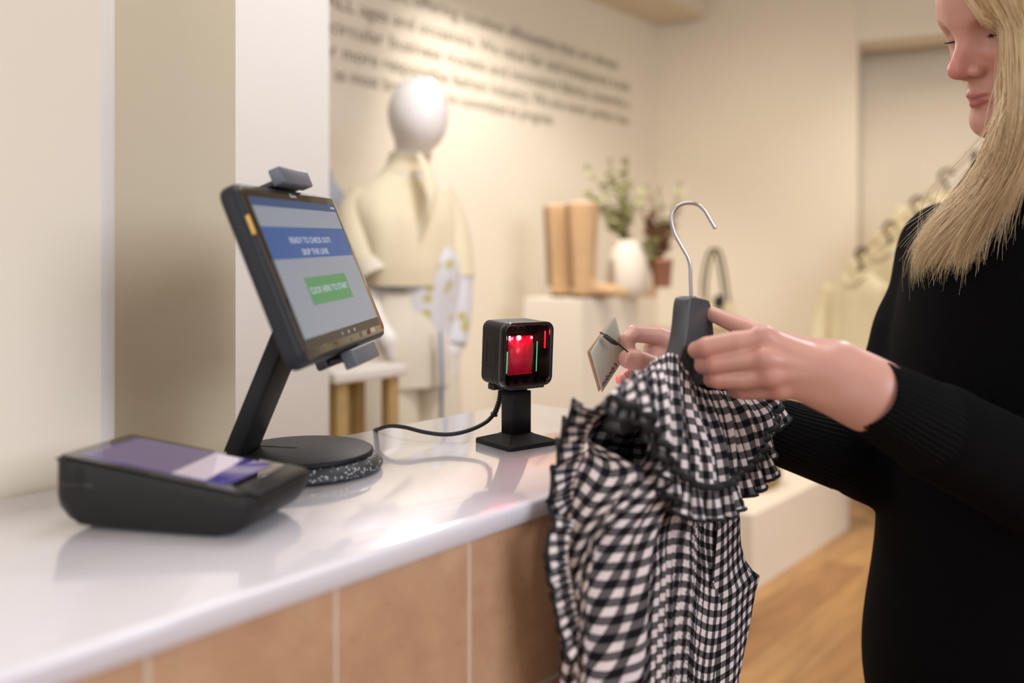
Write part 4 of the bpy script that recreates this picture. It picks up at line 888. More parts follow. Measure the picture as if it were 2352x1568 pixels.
# local: x along arms, y = away from viewer, z up; origin at the top of the neck (py 689)
neck = [(-.0255, -.004), (-.0215, .0005), (-.018, .0012), (.019, -.0035), (.023, -.006), (.0265, -.012), (.0325, -.040), (.034, -.052), (.052, -.066), (.10, -.085), (.140, -.102), (.160, -.110), (.165, -.117), (.160, -.124), (.150, -.126), (.10, -.118), (.03, -.100), (0, -.096), (-.03, -.100), (-.10, -.118), (-.150, -.126), (-.160, -.124), (-.165, -.117), (-.160, -.110), (-.140, -.102), (-.10, -.086), (-.052, -.066), (-.040, -.052), (-.032, -.032), (-.028, -.012)]
def plate(poly, t, bev):
    c = np.array(poly); n = len(c); prev = np.roll(c, 1, 0); nxt = np.roll(c, -1, 0); tg = nxt-prev; tg /= np.linalg.norm(tg, axis=1)[:, None]; nr_ = np.c_[tg[:, 1], -tg[:, 0]]
    ar = .5*np.sum(c[:, 0]*nxt[:, 1]-nxt[:, 0]*c[:, 1]); nr_ *= 1 if ar < 0 else -1   # inward
    Ls = []
    for y, ins in [(-t, bev), (-t+bev*.3, bev*.3), (-t+bev, 0), (t-bev, 0), (t-bev*.3, bev*.3), (t, bev)]:
        q_ = c+nr_*ins; Ls.append([(x, y, z) for x, z in q_])
    V, F = stack(Ls); me = pym(V, F); bm = bmesh.new(); bm.from_mesh(me); bmesh.ops.recalc_face_normals(bm, faces=bm.faces); bm.to_mesh(me); bm.free(); return me
nk = np.array(neck+neck[:1]); dd = cr(np.c_[nk, np.zeros(len(nk))], 160)[:-1, :2]
M_hgr = mat('hanger_grey_plastic', (.062, .064, .072), .38, var=.18, scale=60, bump=.25, bscale=900)
link('hanger_body', plate([tuple(x) for x in dd], .0098, .0022), M_hgr, hg)
M_steel = mat('brushed_steel', (.55, .53, .52), .28, metal=1, var=.06, scale=60)
hk = [(1587, 692), (1587, 672), (1586, 640), (1585, 612), (1581, 594), (1565, 565), (1549, 535), (1543, 508), (1546, 487), (1558, 473), (1578, 466.5), (1600, 469), (1618, 483), (1630, 503), (1643, 525)]
link('hook', tube([P(x, y, .925) for x, y in hk], .00195, n=110, seg=14), M_steel, hg, world=True)
link('hook_collar', lathe([(.001, 0), (.0042, 0), (.0045, .0012), (.0035, .002), (.001, .002)], 20), M_blk, hg, M=Matrix.Translation((-.0005, 0, -.0012)))
# ------------------------------------------------------------------ swing tag
T_, R_, B_, L_ = P(1411, 722, .985), P(1438, 815, 1.005), P(1382, 900.5, .975), P(1355.4, 808, .955)
tg_ = empty('swing_tag', (T_+R_+B_+L_)/4, (0, 0, 0), 'folded cream card swing tag pinched between the fingers, printed along its lower edge', 'tag')
M_card = mat('cream_card', srgb(206, 206, 190), .75, var=.02, scale=30, bump=.1, bscale=900); M_card2 = mat('card_inside', srgb(206, 172, 140), .8)
nn = (R_-T_).cross(L_-T_).normalized()
if nn.y > 0: nn = -nn
def leaf(off, curl, m_, name):
    V = []; n = 14
    for j in range(n):
        for i in range(n):
            a, c = i/(n-1), j/(n-1); p = T_*(1-a)*(1-c)+R_*a*(1-c)+L_*(1-a)*c+B_*a*c
            V.append(p-nn*(off+curl*math.sin(c*PI*.5)*(1-(1-a)*0)*(c))+(L_-T_).normalized()*off*.6*c)
    o = link(name, grid(np.array([tuple(v) for v in V]).reshape(n, n, 3)), m_, tg_, world=True); s_ = o.modifiers.new('s', 'SOLIDIFY'); s_.thickness = .0004; return o
leaf(0, 0, M_card, 'front_leaf'); leaf(.0006, .004, M_card2, 'back_leaf')['label'] = 'tan inside leaf of the folded tag'
me = text_me("nobody's child", .0096, .00005, 'LEFT', .25, bold=.012); xdir = (R_-B_).normalized(); ydir = (L_-B_); ydir = (ydir-xdir*ydir.dot(xdir)).normalized()
o3 = B_+xdir*.0045+ydir*.0035+nn*.0006
me.transform(Matrix(((xdir.x, ydir.x, nn.x, o3.x), (xdir.y, ydir.y, nn.y, o3.y), (xdir.z, ydir.z, nn.z, o3.z), (0, 0, 0, 1))))
link('tag_lettering', me, mat('print_dark', srgb(60, 50, 48), .8), tg_, world=True, smooth=False)
link('cord', tube([P(1379, 764, .966), P(1395, 770, .962), P(1418, 787, .965), P(1441, 806, .972), P(1458, 815, .985), P(1478, 832, .98), P(1500, 850, .96)], .0006, n=50, seg=6), M_rubber, tg_, world=True)
link('cord', tube([P(1379, 764, .966), P(1396, 773, .962), P(1418, 789, .965), P(1441, 808, .972), P(1456, 820, .985), P(1474, 836, .98), P(1496, 854, .96)], .0006, n=50, seg=6), M_rubber, tg_, world=True)
link('knot_bead', tube([P(1386, 771, .9605), P(1396, 777, .960), P(1408, 786, .961), P(1418, 792, .963)], [.0014, .0023, .0022, .0009], n=14, seg=10), M_blk, tg_, world=True)
link('eyelet', ball_me(P(1380, 764, .9645), .0012) if False else tube([P(1378, 763, .9645), P(1382, 765, .9645)], .0012, n=4, seg=8), mat('eyelet_rust', srgb(120, 50, 40), .5), tg_, world=True)
# ------------------------------------------------------------------ the woman
FO = Vector((.5118, .9547, CH+.2640)); FR = Rm(1.7626, -.3195, -.1445)      # face origin and frame: x her right, y forward, z up
def H(x, y, z): return FO+FR @ Vector((x, y, z))
def Hs(x, y, z): return [H(x, y, z), H(-x, y, z)]
pw = empty('person', (.66, 1.10, 0), (0, 0, 0), 'blonde woman in black knit sweater looking down at the swing tag in her fingers', 'person')
FRn = np.array(FR); sk = []
sk += [ell(H(0, -.086, .040), (.075, .098, .088), FRn, .01), ell(H(0, -.052, .012), (.056, .056, .062), FRn, .03), ell(H(0, -.058, -.040), (.052, .052, .072), FRn, .03)]
for s in (-1, 1):
    sk += [rcone(H(s*.046, -.080, -.052), H(s*.010, -.024, -.104), .018, .0160, .03), ball(H(s*.035, -.041, -.036), .024, .022),
           rcone(H(s*.036, -.0150, .0180), H(s*.010, -.0040, .0115), .0082, .0082, .016)]
sk += [rcone(H(-.008, -.0150, -.105), H(.008, -.0150, -.105), .0162, .0162, .018), ell(H(0, -.0195, -.068), (.026, .0260, .0205), FRn, .014)]
for s in (-1, 1): sk += [ball(H(s*.0300, .0035, -.0055), .0168, .012, 's')]
sk += [rcone(H(0, -.0020, .004), H(0, .0180, -.028), .0060, .0076, .010), ball(H(0, .0225, -.0368), .0095, .007), rcone(H(0, -.004, -.018), H(0, .006, -.040), .0105, .0125, .012)]
for s in (-1, 1): sk += [ell(H(s*.0128, .0055, -.0425), (.0070, .0108, .0074), FRn, .0035), ell(H(s*.0080, .0110, -.0496), (.0044, .0078, .0040), FRn, .0018, 's'), rcone(H(s*.0215, .0060, -.0360), H(s*.0215, -.0010, -.0480), .0022, .0022, .005, 's')]
# lids
for s in (-1, 1):
    sk += [ell(H(s*.0300, -.0225, -.0050), (.0150, .0135, .0135), FRn, .004), rcone(H(s*.0430, -.0175, -.0078), H(s*.0168, -.0120, -.0092), .0016, .0024, .0015, 's')]
# lips
for s in (-1, 1):
    sk += [rcone(H(s*.0035, .0078, -.0695), H(s*.0235, -.0095, -.0718), .0042, .0010, .0035), rcone(H(s*.0, .0066, -.0797), H(s*.0205, -.0085, -.0745), .0045, .0018, .0035)]
for s in (-1, 1): sk += [rcone(H(0, .0138, -.0748), H(s*.0255, -.0060, -.0725), .0010, .0010, .0026, 's')]
sk += [ball(H(0, .0140, -.0600), .0028, .006, 's')]
NB = P(2385, 395, 1.05)
sk += [rcone(H(0, -.085, -.085), NB, .050, .053, .03)]
for s in (-1, 1): sk += [ell(H(s*.076, -.100, -.020), (.007, .017, .030), FRn, .006)]
# torso under the sweater
hip = P(2330, 1260, 1.13)
SF = P(2178, 572, 1.275); SN = SF+Vector((.085, -.335, 0)); EF = P(1992, 1050, 1.205); WF = P(1712, 925, 1.075)
EN = P(2460, 1150, .965); WN = P(2000, 905, .835)
sk += [rcone(NB, P(2370, 620, 1.09), .050, .070, .02), rcone(SF, SN, .044, .044, .03), ell(P(2345, 820, 1.11), (.095, .145, .18), k=.04), ell(hip, (.10, .16, .15), k=.06)]
sk += [rcone(SF, EF, .046, .036, .03), rcone(EF, P(1850, 985, 1.14), .036, .031, .02), rcone(P(1850, 985, 1.14), WF, .031, .0245, .015)]
sk += [rcone(SN, EN, .046, .038, .03), rcone(EN, P(2130, 970, .86), .038, .029, .02), rcone(P(2130, 970, .86), WN, .029, .0275, .015)]
# near hand (her left): back of the hand to the camera
def finger(pts, rs, k=.0025): return [rcone(pts[i], pts[i+1], rs[i], rs[i+1], k if i == 0 else .0012) for i in range(len(pts)-1)]
Wc = P(1905, 855, .845)
mcps = [P(1752, 779, .852), P(1757, 826, .842), P(1768, 862, .842), P(1790, 893, .848)]
sk += [rcone(WN, Wc, .0275, .0250, .012), rcone(P(2030, 885, .84), P(1930, 828, .850), .0205, .019, .02), rcone(P(1835, 890, .846), P(1975, 938, .835), .0125, .0185, .022)]
for mp3, r in zip(mcps, (.0135, .0130, .0122, .0112)): sk += [rcone(Wc+(mp3-Wc)*.18, mp3, .0190, r*.96, .007)]
sk += [rcone(Wc, P(1800, 830, .862), .019, .016, .015)]
sk += [ball(mcps[0]+Vector((0, -.003, .002)), .0122, .006), ball(mcps[1]+Vector((0, -.0045, .001)), .0116, .006), ball(mcps[2]+Vector((0, -.004, .0)), .0110, .006), ball(mcps[3]+Vector((0, -.003, .0)), .0098, .006)]
fsets = [([mcps[0], P(1690, 784, .852), P(1624, 797, .858), P(1600, 804, .878), P(1612, 807, .900)], [.0118, .0108, .0112, .0095, .0082]),
         ([mcps[1], P(1700, 828, .848), P(1642, 836, .856), P(1614, 839, .876), P(1616, 842, .898)], [.0112, .0104, .0106, .0092, .0080]),
         ([mcps[2], P(1706, 872, .850), P(1650, 871, .860), P(1634, 871, .878), P(1634, 872, .898)], [.0106, .0098, .0100, .0088, .0078]),
         ([mcps[3], P(1745, 899, .862), P(1708, 899, .872), P(1690, 898, .886), P(1682, 896, .902)], [.0098, .0088, .0088, .0078, .0070])]
hand_groups = []
for pts, rs in fsets: sk += finger(pts, [r*.97 for r in rs], .0035)
sk += finger([P(1880, 815, .862), P(1790, 790, .885), P(1712, 754, .910), P(1634, 721, .936)], [.0170, .0125, .0108, .0082], .010)
# faint tendons on the back of the hand
for mp3 in mcps[:3]: sk += [rcone(Wc+(mp3-Wc)*.35+Vector((0, -.0125, .001)), mp3+Vector((0, -.0085, .001)), .0034, .0040, .006)]
# far hand (her right) pinching the tag
WP = P(1655, 885, 1.060)
m2_ = [P(1562, 790, 1.035), P(1556, 820, 1.045), P(1562, 850, 1.050), P(1575, 872, 1.050)]
sk += [rcone(WF, WP, .0240, .0225, .012)]
for q_, r in zip(m2_, (.0120, .0120, .0115, .0105)): sk += [rcone(WP+(q_-WP)*.2, q_, .018, r, .010)]
sk += finger([m2_[0], P(1510, 770, 1.022), P(1456, 766, 1.004), P(1440, 782, .992), P(1447, 803, .988)], [.0120, .0108, .0104, .0090, .0070], .006)
sk += finger([m2_[1], P(1505, 812, 1.030), P(1470, 845, 1.015), P(1448, 862, 1.005), P(1428, 872, 1.000)], [.0112, .0104, .0098, .0088, .0078], .006)
sk += finger([m2_[2], P(1500, 862, 1.045), P(1460, 885, 1.035), P(1435, 893, 1.020)], [.0105, .0096, .0090, .0076], .006)
sk += finger([m2_[3], P(1520, 892, 1.050), P(1480, 902, 1.045), P(1455, 905, 1.035)], [.0095, .0085, .0080, .0070], .006)
sk += finger([P(1620, 882, 1.040), P(1560, 866, 1.010), P(1500, 842, .990), P(1462, 828, .981), P(1442, 824, .979)], [.0170, .0150, .0128, .0128, .0112], .010)
sk += [rcone(P(1505, 800, 1.038), P(1565, 830, 1.048), .0135, .020, .012)]
body = sdf_mesh(sk, (.10, .74, .66), (.92, 1.40, 1.62), .0019, 16)
# skin with colour that belongs to the skin itself: lips, cheeks, knuckles
m, nt, b = new_mat('skin'); N = nt.nodes; Lk = nt.links.new
at = N.new('ShaderNodeAttribute'); at.attribute_name = 'tint'; tc = N.new('ShaderNodeTexCoord'); nz = N.new('ShaderNodeTexNoise'); nz.inputs['Scale'].default_value = 55; nz.inputs['Detail'].default_value = 5; Lk(tc.outputs['Object'], nz.inputs[0])
mr = N.new('ShaderNodeMapRange'); mr.inputs['To Min'].default_value = .93; mr.inputs['To Max'].default_value = 1.06; Lk(nz.outputs['Fac'], mr.inputs[0])
mx = N.new('ShaderNodeMix'); mx.data_type = 'RGBA'; mx.blend_type = 'MULTIPLY'; mx.inputs[0].default_value = 1; Lk(at.outputs['Color'], mx.inputs[6]); Lk(mr.outputs[0], mx.inputs[7]); Lk(mx.outputs[2], b.inputs['Base Color'])
b.inputs['Roughness'].default_value = .42; b.inputs['Subsurface Weight'].default_value = .25; b.inputs['Subsurface Radius'].default_value = (1, .35, .2); b.inputs['Subsurface Scale'].default_value = .005
n2 = N.new('ShaderNodeTexVoronoi'); n2.inputs['Scale'].default_value = 900; Lk(tc.outputs['Object'], n2.inputs[0]); bp = N.new('ShaderNodeBump'); bp.inputs['Strength'].default_value = .12; bp.inputs['Distance'].default_value = .0006; Lk(n2.outputs['Distance'], bp.inputs['Height']); Lk(bp.outputs[0], b.inputs['Normal'])
M_skin = m
co = np.empty(len(body.vertices)*3); body.vertices.foreach_get('co', co); co = co.reshape(-1, 3)
# light smoothing of the voxel surface
ed_ = np.empty(len(body.edges)*2, np.int32); body.edges.foreach_get('vertices', ed_); ed_ = ed_.reshape(-1, 2)
for _ in range(2):
    acc = np.zeros_like(co); cnt = np.zeros(len(co)); np.add.at(acc, ed_[:, 0], co[ed_[:, 1]]); np.add.at(acc, ed_[:, 1], co[ed_[:, 0]]); np.add.at(cnt, ed_.ravel(), 1)
    co = co*.5+acc/cnt[:, None]*.5
body.vertices.foreach_set('co', co.ravel())
base = np.array(srgb(203, 153, 138)); hl = (co-np.array(FO)) @ FRn
col = np.tile(base, (len(co), 1))
def blend(w, c): 
    global col
    w = np.clip(w, 0, 1)[:, None]; col = col*(1-w)+np.array(srgb(*c))*w
def gau(c, r): return np.exp(-(((hl-np.array(c))/np.array(r))**2).sum(1))
blend(.55*(gau((-.036, -.01, -.035), (.02, .03, .022))+gau((.036, -.01, -.035), (.02, .03, .022))), (214, 140, 122))
blend(.75*gau((0, .026, -.028), (.014, .02, .024)), (204, 122, 120))
lip = np.maximum(gau((0, .007, -.0705), (.018, .022, .0040)), gau((0, .007, -.0785), (.016, .022, .0046))); blend(1.15*(lip > .32)*np.clip((lip-.30)*5, 0, 1)*(hl[:, 1] > -.019), (180, 108, 104))
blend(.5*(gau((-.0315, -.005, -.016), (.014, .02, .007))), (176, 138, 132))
for kp_ in [fsets[i][0][2] for i in range(4)]+mcps: blend(.45*np.exp(-(((co-np.array(kp_))/.013)**2).sum(1)), (212, 132, 120))
ca = body.color_attributes.new('tint', 'FLOAT_COLOR', 'POINT'); ca.data.foreach_set('color', np.c_[col, np.ones(len(col))].ravel())
link('body', body, M_skin, pw, world=True)
# eyes
M_eye = mat('eye_white', srgb(226, 214, 206), .2, coat=.6); M_iris = mat('iris_brown', (.018, .012, .010), .1, coat=.8)
for s in (-1, 1):
    me = bpy.data.meshes.new('e'); bm = bmesh.new(); bmesh.ops.create_uvsphere(bm, u_segments=32, v_segments=20, radius=.0119); bm.to_mesh(me); bm.free()
    e_ = link('eye', me, M_eye, pw, world=False); me.transform(MW[pw.name].inverted() @ Matrix.Translation(H(s*.0300, -.0227, -.0052)))
    me = lathe([(.0001, .0008), (.003, .0007), (.0056, 0), (.0058, -.0006)], 24, cap=False); c = H(s*.0300, -.0227, -.0052); d_ = (FR @ Vector((-.12*1, .93, -.42))).normalized()
    me.transform(MW[pw.name].inverted() @ Matrix.Translation(c+d_*.0116) @ d_.to_track_quat('Z', 'Y').to_matrix().to_4x4()); link('iris', me, M_iris, e_)
    # lashes along the lid margin
    ls = []
    for k in range(26):
        t = k/25; x = s*(.0175+.0265*t); y = -.0112-.0060*abs(t-.35)*1.6; z = -.0080+.0012*math.sin(t*PI)
        a = H(x, y+.0005, z); d_ = FR @ Vector((s*(.15+.7*t), .85, -.30-.15*random.random())); L = .0070+.0030*math.sin(t*PI)
        c2 = a+d_*L*.5; e2 = a+d_*L+FR @ Vector((0, .0008, .0022)); ls.append(tube([a, c2, e2], [.00050, .00042, .0001], n=6, seg=4))
    link('eyelashes', join_me(ls), mat('lash_black', (.008, .006, .006), .6), pw, world=True)
    br_ = []
    for k in range(150):
        t = random.random(); x = s*(.0115+.0390*t); z = .0150+.0065*math.sin(min(t*1.25, 1)*PI*.62)-.006*max(0, t-.6)+random.uniform(-.0026, .0026)*(1-.6*t)
        y = .0058-.0140*t*t-.002
        a = H(x, y-.001, z-.0005); d_ = FR @ Vector((s*(.7+.2*t), .15-.35*t, .45-.75*t)); br_.append(tube([a, a+d_*.0032+FR @ Vector((0, .0008, 0)), a+d_*.0062], [.00022, .0002, .00005], n=4, seg=4))
    link('eyebrow', join_me(br_), mat('brow_brown', srgb(112, 84, 68), .7), pw, world=True)
# fingernails of the far hand
M_nail = mat('fingernail', srgb(232, 180, 168), .22, coat=.4)
def nail(c, d_, n_, w, l):
    d_ = d_.normalized(); n_ = (n_-d_*n_.dot(d_)).normalized(); x_ = d_.cross(n_)
    me = grid(np.array([[(u*w, (v-.5)*l, -.0022*(u*1.0)**2-.0008*max(0, v-.6)) for u in np.linspace(-1, 1, 9)] for v in np.linspace(0, 1, 8)]))
    me.transform(Matrix(((x_.x, d_.x, n_.x, c.x), (x_.y, d_.y, n_.y, c.y), (x_.z, d_.z, n_.z, c.z), (0, 0, 0, 1)))); o = link('fingernail', me, M_nail, pw, world=True); s_ = o.modifiers.new('s', 'SOLIDIFY'); s_.thickness = .0004
nail(P(1448, 822, .9685), Vector((-1, -.2, .15)), Vector((.1, -1, .10)), .0058, .0115)
nail(P(1430, 868, .9930), Vector((-.9, -.1, -.4)), Vector((-.1, -.95, .2)), .0046, .0095)
# ------------------------------------------------------------------ sweater
m, nt, b = new_mat('black_knit'); N = nt.nodes; Lk = nt.links.new
tc = N.new('ShaderNodeTexCoord'); nz = N.new('ShaderNodeTexNoise'); nz.inputs['Scale'].default_value = 700; Lk(tc.outputs['Object'], nz.inputs[0]); b.inputs['Base Color'].default_value = (.0030, .0030, .0036, 1)
b.inputs['Roughness'].default_value = .95; b.inputs['Specular IOR Level'].default_value = .08
bp = N.new('ShaderNodeBump'); bp.inputs['Strength'].default_value = .5; bp.inputs['Distance'].default_value = .001; Lk(nz.outputs['Fac'], bp.inputs['Height']); Lk(bp.outputs[0], b.inputs['Normal']); M_knit = m
sw = [rcone(P(2380, 352, 1.045), NB+Vector((0, 0, -.02)), .056, .066, .01), rcone(NB+Vector((0, 0, -.02)), P(2375, 620, 1.09), .064, .10, .02), rcone(SF, SN, .060, .060, .035), ell(P(2345, 800, 1.11), (.145, .185, .23), k=.08), ell(P(2330, 1050, 1.12), (.125, .175, .20), k=.08), ell(P(2315, 1330, 1.13), (.150, .19, .26), k=.10),
      ell(P(2290, 1600, 1.13), (.150, .19, .18), k=.10), rcone(SF, P(2110, 760, 1.255), .062, .055, .03), rcone(P(2110, 760, 1.255), EF, .056, .055, .03), rcone(EF, P(1900, 1020, 1.165), .055, .048, .03), rcone(P(1900, 1020, 1.165), P(1850, 1008, 1.14), .047, .044, .02),
      rcone(SN, EN, .062, .062, .03), rcone(EN, P(2160, 995, .875), .062, .050, .02), rcone(P(2160, 995, .875), P(2075, 945, .855), .048, .042, .01)]
swm = sdf_mesh(sw, (.30, .70, .40), (1.05, 1.48, 1.52), .0045, 12)
co = np.empty(len(swm.vertices)*3); swm.vertices.foreach_get('co', co)
sweater = link('sweater', swm, M_knit, pw, world=True)
m, nt, b = new_mat('black_rib_knit'); N = nt.nodes; Lk = nt.links.new; b.inputs['Base Color'].default_value = (.0030, .0030, .0036, 1); b.inputs['Roughness'].default_value = .9; b.inputs['Specular IOR Level'].default_value = .12
tc = N.new('ShaderNodeTexCoord'); nz = N.new('ShaderNodeTexNoise'); nz.inputs['Scale'].default_value = 800; Lk(tc.outputs['Object'], nz.inputs[0]); bp = N.new('ShaderNodeBump'); bp.inputs['Strength'].default_value = .5; bp.inputs['Distance'].default_value = .0008; Lk(nz.outputs['Fac'], bp.inputs['Height']); Lk(bp.outputs[0], b.inputs['Normal']); M_rib = m
def ribcuff(pts, rad, ribs, n=60, seg=None, end_tilt=None, depth=.0011, squash=1.0):
    seg = ribs*6; q_ = cr(np.c_[np.array([tuple(p) for p in pts]), rad], n); p = q_[:, :3]; r = q_[:, 3]; T = np.gradient(p, axis=0); T /= np.linalg.norm(T, axis=1)[:, None]; Nn = np.cross([0, 0, 1.], T[0]); Nn /= np.linalg.norm(Nn); L = []
    a = np.linspace(0, 2*PI, seg, endpoint=False)
    for i in range(n):
        Nn = Nn-T[i]*(Nn @ T[i]); Nn /= np.linalg.norm(Nn); B = np.cross(T[i], Nn); rr_ = r[i]+depth*np.abs(np.sin(a*ribs/2))*1.4
        L.append(p[i]+(rr_*np.cos(a))[:, None]*Nn*squash+(rr_*np.sin(a))[:, None]*B)
    # roll the opening inward
    L = [p[0]+(L[0]-p[0])*.90+T[0]*.012, p[0]+(L[0]-p[0])*.92+T[0]*.002, p[0]+(L[0]-p[0])*.97-T[0]*.0005]+L
    V, F = stack([list(map(tuple, l)) for l in L], cap=False); return pym(V, F)
link('cuff', ribcuff([P(1990, 901, .832), P(2045, 932, .847), P(2150, 990, .872), P(2260, 1045, .905)], [.0345, .040, .047, .052], 46), M_rib, sweater).data.transform(MW[pw.name].inverted())
link('cuff', ribcuff([P(1715, 960, 1.068), P(1790, 990, 1.095), P(1880, 1018, 1.155), P(1935, 1035, 1.185)], [.0355, .0410, .0490, .0535], 44), M_rib, sweater).data.transform(MW[pw.name].inverted())
link('neckband', ribcuff([P(2378, 345, 1.043), P(2382, 365, 1.046), P(2385, 392, 1.049)], [.0575, .0585, .0625], 60, n=12, depth=.0007), M_rib, sweater).data.transform(MW[pw.name].inverted())
# trousers and shoes, below the frame, standing on the floor
M_trs = mat('black_trousers', (.006, .006, .007), .9)
hx, hy = .655, 1.13
def pl(name, me, par=None, m_=M_trs): me.transform(MW[pw.name].inverted()); return link(name, me, m_, par or pw)
tz = pl('trousers', sdf_mesh([ell((hx, hy, .74), (.13, .175, .20), k=.05), rcone((hx, hy-.085, .66), (hx+.005, hy-.10, .40), .088, .066, .04), rcone((hx+.005, hy-.10, .40), (hx+.01, hy-.10, .06), .064, .050, .02), rcone((hx, hy+.085, .66), (hx+.005, hy+.10, .40), .088, .066, .04), rcone((hx+.005, hy+.10, .40), (hx+.01, hy+.10, .06), .064, .050, .02)], (hx-.2, hy-.3, -.02), (hx+.25, hy+.3, .98), .010, 10))
for sy in (-.10, .10):
    pl('shoe', sdf_mesh([rcone((hx+.03, hy+sy, .04), (hx-.13, hy+sy*1.15, .028), .042, .030, .02), Prim(lambda Q_: -Q_[:, 2]+.001, .003, 'i'), Prim(lambda Q_: Q_[:, 2]-.08, .01, 'i')], (hx-.22, hy+sy-.08, -.01), (hx+.12, hy+sy+.08, .1), .006, 8), None, M_rubber)
# ------------------------------------------------------------------ hair
M_hair, nt, b = new_mat('blonde_hair'); N = nt.nodes; Lk = nt.links.new
at = N.new('ShaderNodeAttribute'); at.attribute_name = 'tint'; Lk(at.outputs['Color'], b.inputs['Base Color']); b.inputs['Roughness'].default_value = .38; b.inputs['Specular IOR Level'].default_value = .45
b.inputs['Transmission Weight'].default_value = 0
G_ = [
 (0.00, [(2400, -215, 1.045), (2335, -150, 1.0), (2296, -50, .985), (2298, 60, .975), (2304, 180, .965), (2298, 270, .970), (2274, 340, .985), (2232, 410, 1.02), (2182, 470, 1.06), (2136, 530, 1.10), (2116, 585, 1.12), (2120, 640, 1.12), (2140, 694, 1.11)]),
 (0.22, [(2405, -210, 1.045), (2350, -150, .99), (2303, -50, .972), (2305, 60, .962), (2312, 180, .952), (2308, 270, .957), (2290, 350, .972), (2255, 425, 1.0), (2200, 490, 1.035), (2150, 550, 1.07), (2128, 600, 1.09), (2130, 645, 1.09), (2148, 688, 1.085)]),
 (0.50, [(2410, -210, 1.045), (2370, -150, .98), (2325, -50, .962), (2330, 60, .952), (2336, 180, .945), (2332, 280, .947), (2318, 370, .962), (2290, 450, .985), (2242, 520, 1.015), (2200, 575, 1.04), (2178, 620, 1.055), (2172, 655, 1.055), (2180, 690, 1.05)]),
 (0.78, [(2415, -210, 1.045), (2390, -150, .97), (2352, -50, .955), (2358, 60, .945), (2362, 190, .940), (2354, 290, .943), (2330, 370, .955), (2292, 440, .97), (2252, 500, .99), (2222, 550, 1.005), (2204, 595, 1.015), (2196, 635, 1.02), (2194, 675, 1.02)]),
 (1.00, [(2420, -210, 1.045), (2410, -150, .965), (2390, -50, .952), (2398, 60, .945), (2398, 190, .940), (2380, 280, .943), (2352, 345, .955), (2316, 400, .97), (2284, 450, .98), (2258, 500, .99), (2242, 540, 1.0), (2232, 575, 1.005), (2226, 610, 1.01)])]
dz = np.array([.06, .055, .05, .05, .05, .05, .045, .035, .02, .01, 0, 0, 0])
HCc = (0, -.086, .040); HR = (.0850, .1080, .0975)
def ep(th, t, k=1): return H(-math.sin(th)*HR[0]*math.sin(t)*k, HCc[1]+math.cos(th)*HR[1]*math.sin(t)*k, HCc[2]+HR[2]*math.cos(t)*k)
gw = []; gp = []
for w_, g_ in G_:                     # near side: from the parting over the skull, then in front of the shoulder
    tail = [P(p[0], p[1], p[2]-dz[i]) for i, p in enumerate(g_)][3:]
    l_ = FR.transposed() @ (tail[0]-FO); q_ = Vector((l_.x/HR[0], (l_.y-HCc[1])/HR[1], (l_.z-HCc[2])/HR[2])); R_h = q_.length; t3 = math.acos(q_.z/R_h); th3 = math.atan2(-q_.x, q_.y)
    th0 = math.radians(8+40*w_); t0 = math.radians(62-54*w_); head_ = []
    for s_ in (0, .22, .45, .68, .88): head_.append(ep(th0+(th3-th0)*s_, t0+(t3-t0)*s_, 1+(max(R_h, 1)-1)*s_))
    gw.append(w_); gp.append([tuple(p) for p in head_+tail])
for n_, dg in enumerate((97, 125, 155, 180, 205, 235, 262)):     # round the back to the far side
    th = math.radians(dg); pts = [ep(th, math.radians(t), 1.0) for t in (6, 26, 48, 68, 86)]; out_ = (pts[-1]-ep(0, 0)); out_.z = 0; out_.normalize()
    bk_ = Vector((1, .15, 0)).normalized()
    for d_ in range(1, 11):
        drop = d_*.034; pts.append(pts[4]+Vector((0, 0, -drop))+bk_*max(0, drop-.07)*(.75 if 110 < dg < 250 else .9)+out_*.004)
    gw.append(1.5+n_*.25); gp.append([tuple(p) for p in pts])
gw = np.array(gw); gp = np.array(gp)
def guide(w):
    i = min(np.searchsorted(gw, w, side='right')-1, len(gw)-2); i = max(i, 0); t = (w-gw[i])/(gw[i+1]-gw[i]); return gp[i]*(1-t)+gp[i+1]*t
hr = np.random.default_rng(11); LK = hr.normal(size=(97, 4)).clip(-1.6, 1.6); NS = 11000; SEG = 3; NP = 26
V = np.empty((NS, NP, SEG, 3)); C_h = np.empty((NS, NP, SEG, 4))
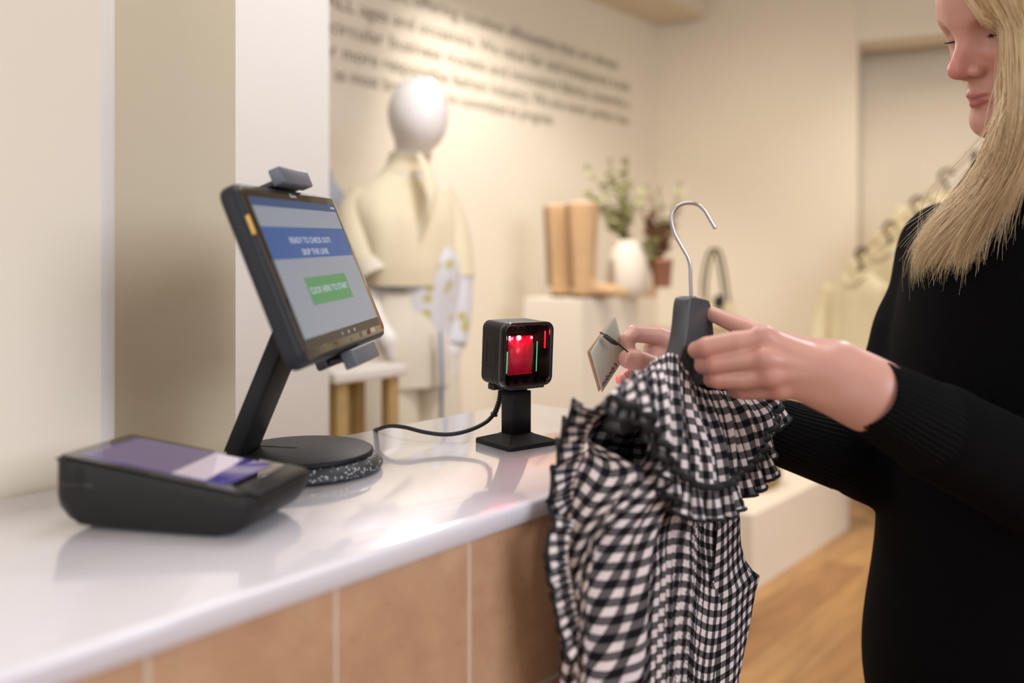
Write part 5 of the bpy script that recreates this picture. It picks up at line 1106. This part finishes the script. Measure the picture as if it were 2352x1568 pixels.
for k in range(NS):
    u = hr.random()
    if k < 7200: w = hr.random()**1.15*1.06
    else: w = 1.36+1.64*hr.random()
    lk = int(w*30+.5); lock = min(max(lk/30+.35*LK[lk % 97, 0]/30, 0), 3.0); clump = (.45+.5*hr.random()) if k < 7200 else .3
    g = guide(min(max(w, 0), 3.0)); g2 = guide(lock); ln = 1.0-.13*hr.random()**1.3-.10*abs(LK[lk % 97, 1]) if hr.random() < .88 else .55+.4*hr.random()
    ta = cr(g, NP*2); tb_ = cr(g2, NP*2); mm = (clump*np.linspace(0, 1, NP*2)**1.4)[:, None]; tt = ta*(1-mm)+tb_*mm
    nn_ = int(len(tt)*min(ln, 1)); path = cr(tt[:nn_], NP)
    s = np.linspace(0, 1, NP)[:, None]
    off = hr.normal(size=3)*np.array([.0018, .0050, .002]); fr_ = hr.normal(size=3)*.010; wv_ = hr.normal(size=3)*.0016
    path = path+off*(.5+.6*s)+fr_*.7*s**4+np.array([LK[lk % 97, 2]*.004, LK[lk % 97, 3]*.005, 0])*s**2+wv_*s*2.0*np.sin(s*(5+4*hr.random())+hr.random()*6)
    if hr.random() < .035: path = path+hr.normal(size=3)*np.array([.022, .012, .012])*s**3     # flyaways
    if hr.random() < .006 and k < 7200: path = path+np.array([-.035, .02, .01])*hr.random()*np.sin(np.clip(s*1.8-.8, 0, 1)*PI)
    T = np.gradient(path, axis=0); T /= np.linalg.norm(T, axis=1)[:, None]; Nn = np.cross(T, [0, 1., 0.3]); Nn /= np.linalg.norm(Nn, axis=1)[:, None]; B = np.cross(T, Nn)
    r = (.00030+.00014*hr.random())*(1-.75*s**2.5)
    for a in range(SEG): V[k, :, a] = path+r*(math.cos(a*2*PI/SEG)*Nn+math.sin(a*2*PI/SEG)*B)
    tone = min(max(hr.random()*.6+.2+.3*LK[lk % 97, 1], 0), 1); root = None; mid = np.array(srgb(252, 234, 196)); lo_ = np.array(srgb(206, 164, 110)); cc_ = mid*tone+lo_*(1-tone) if hr.random() < .55 else mid
    cc2 = cc_*(1-.25*s)+np.array(srgb(236, 208, 162))*.25*s
    C_h[k, :, :, :3] = cc2[:, None]; C_h[k, :, :, 3] = 1
nvp = NP*SEG; b0 = (np.arange(NS)*nvp)[:, None, None, None]; i_ = (np.arange(NP-1)*SEG)[None, :, None, None]; a_ = np.arange(SEG)[None, None, :, None]
n_ = (np.arange(SEG)+1) % SEG; quad = np.concatenate([b0+i_+a_, b0+i_+n_[None, None, :, None], b0+i_+SEG+n_[None, None, :, None], b0+i_+SEG+a_], -1).reshape(-1, 4)
me = bpy.data.meshes.new('hair'); me.vertices.add(NS*nvp); me.vertices.foreach_set('co', V.ravel()); me.loops.add(quad.size); me.loops.foreach_set('vertex_index', quad.ravel().astype(np.int32)); me.polygons.add(len(quad)); me.polygons.foreach_set('loop_start', np.arange(len(quad), dtype=np.int32)*4); me.polygons.foreach_set('loop_total', np.full(len(quad), 4, np.int32)); me.update(calc_edges=True)
ca = me.color_attributes.new('tint', 'FLOAT_COLOR', 'POINT'); ca.data.foreach_set('color', C_h.reshape(-1, 4).ravel())
link('hair', me, M_hair, pw, world=True)
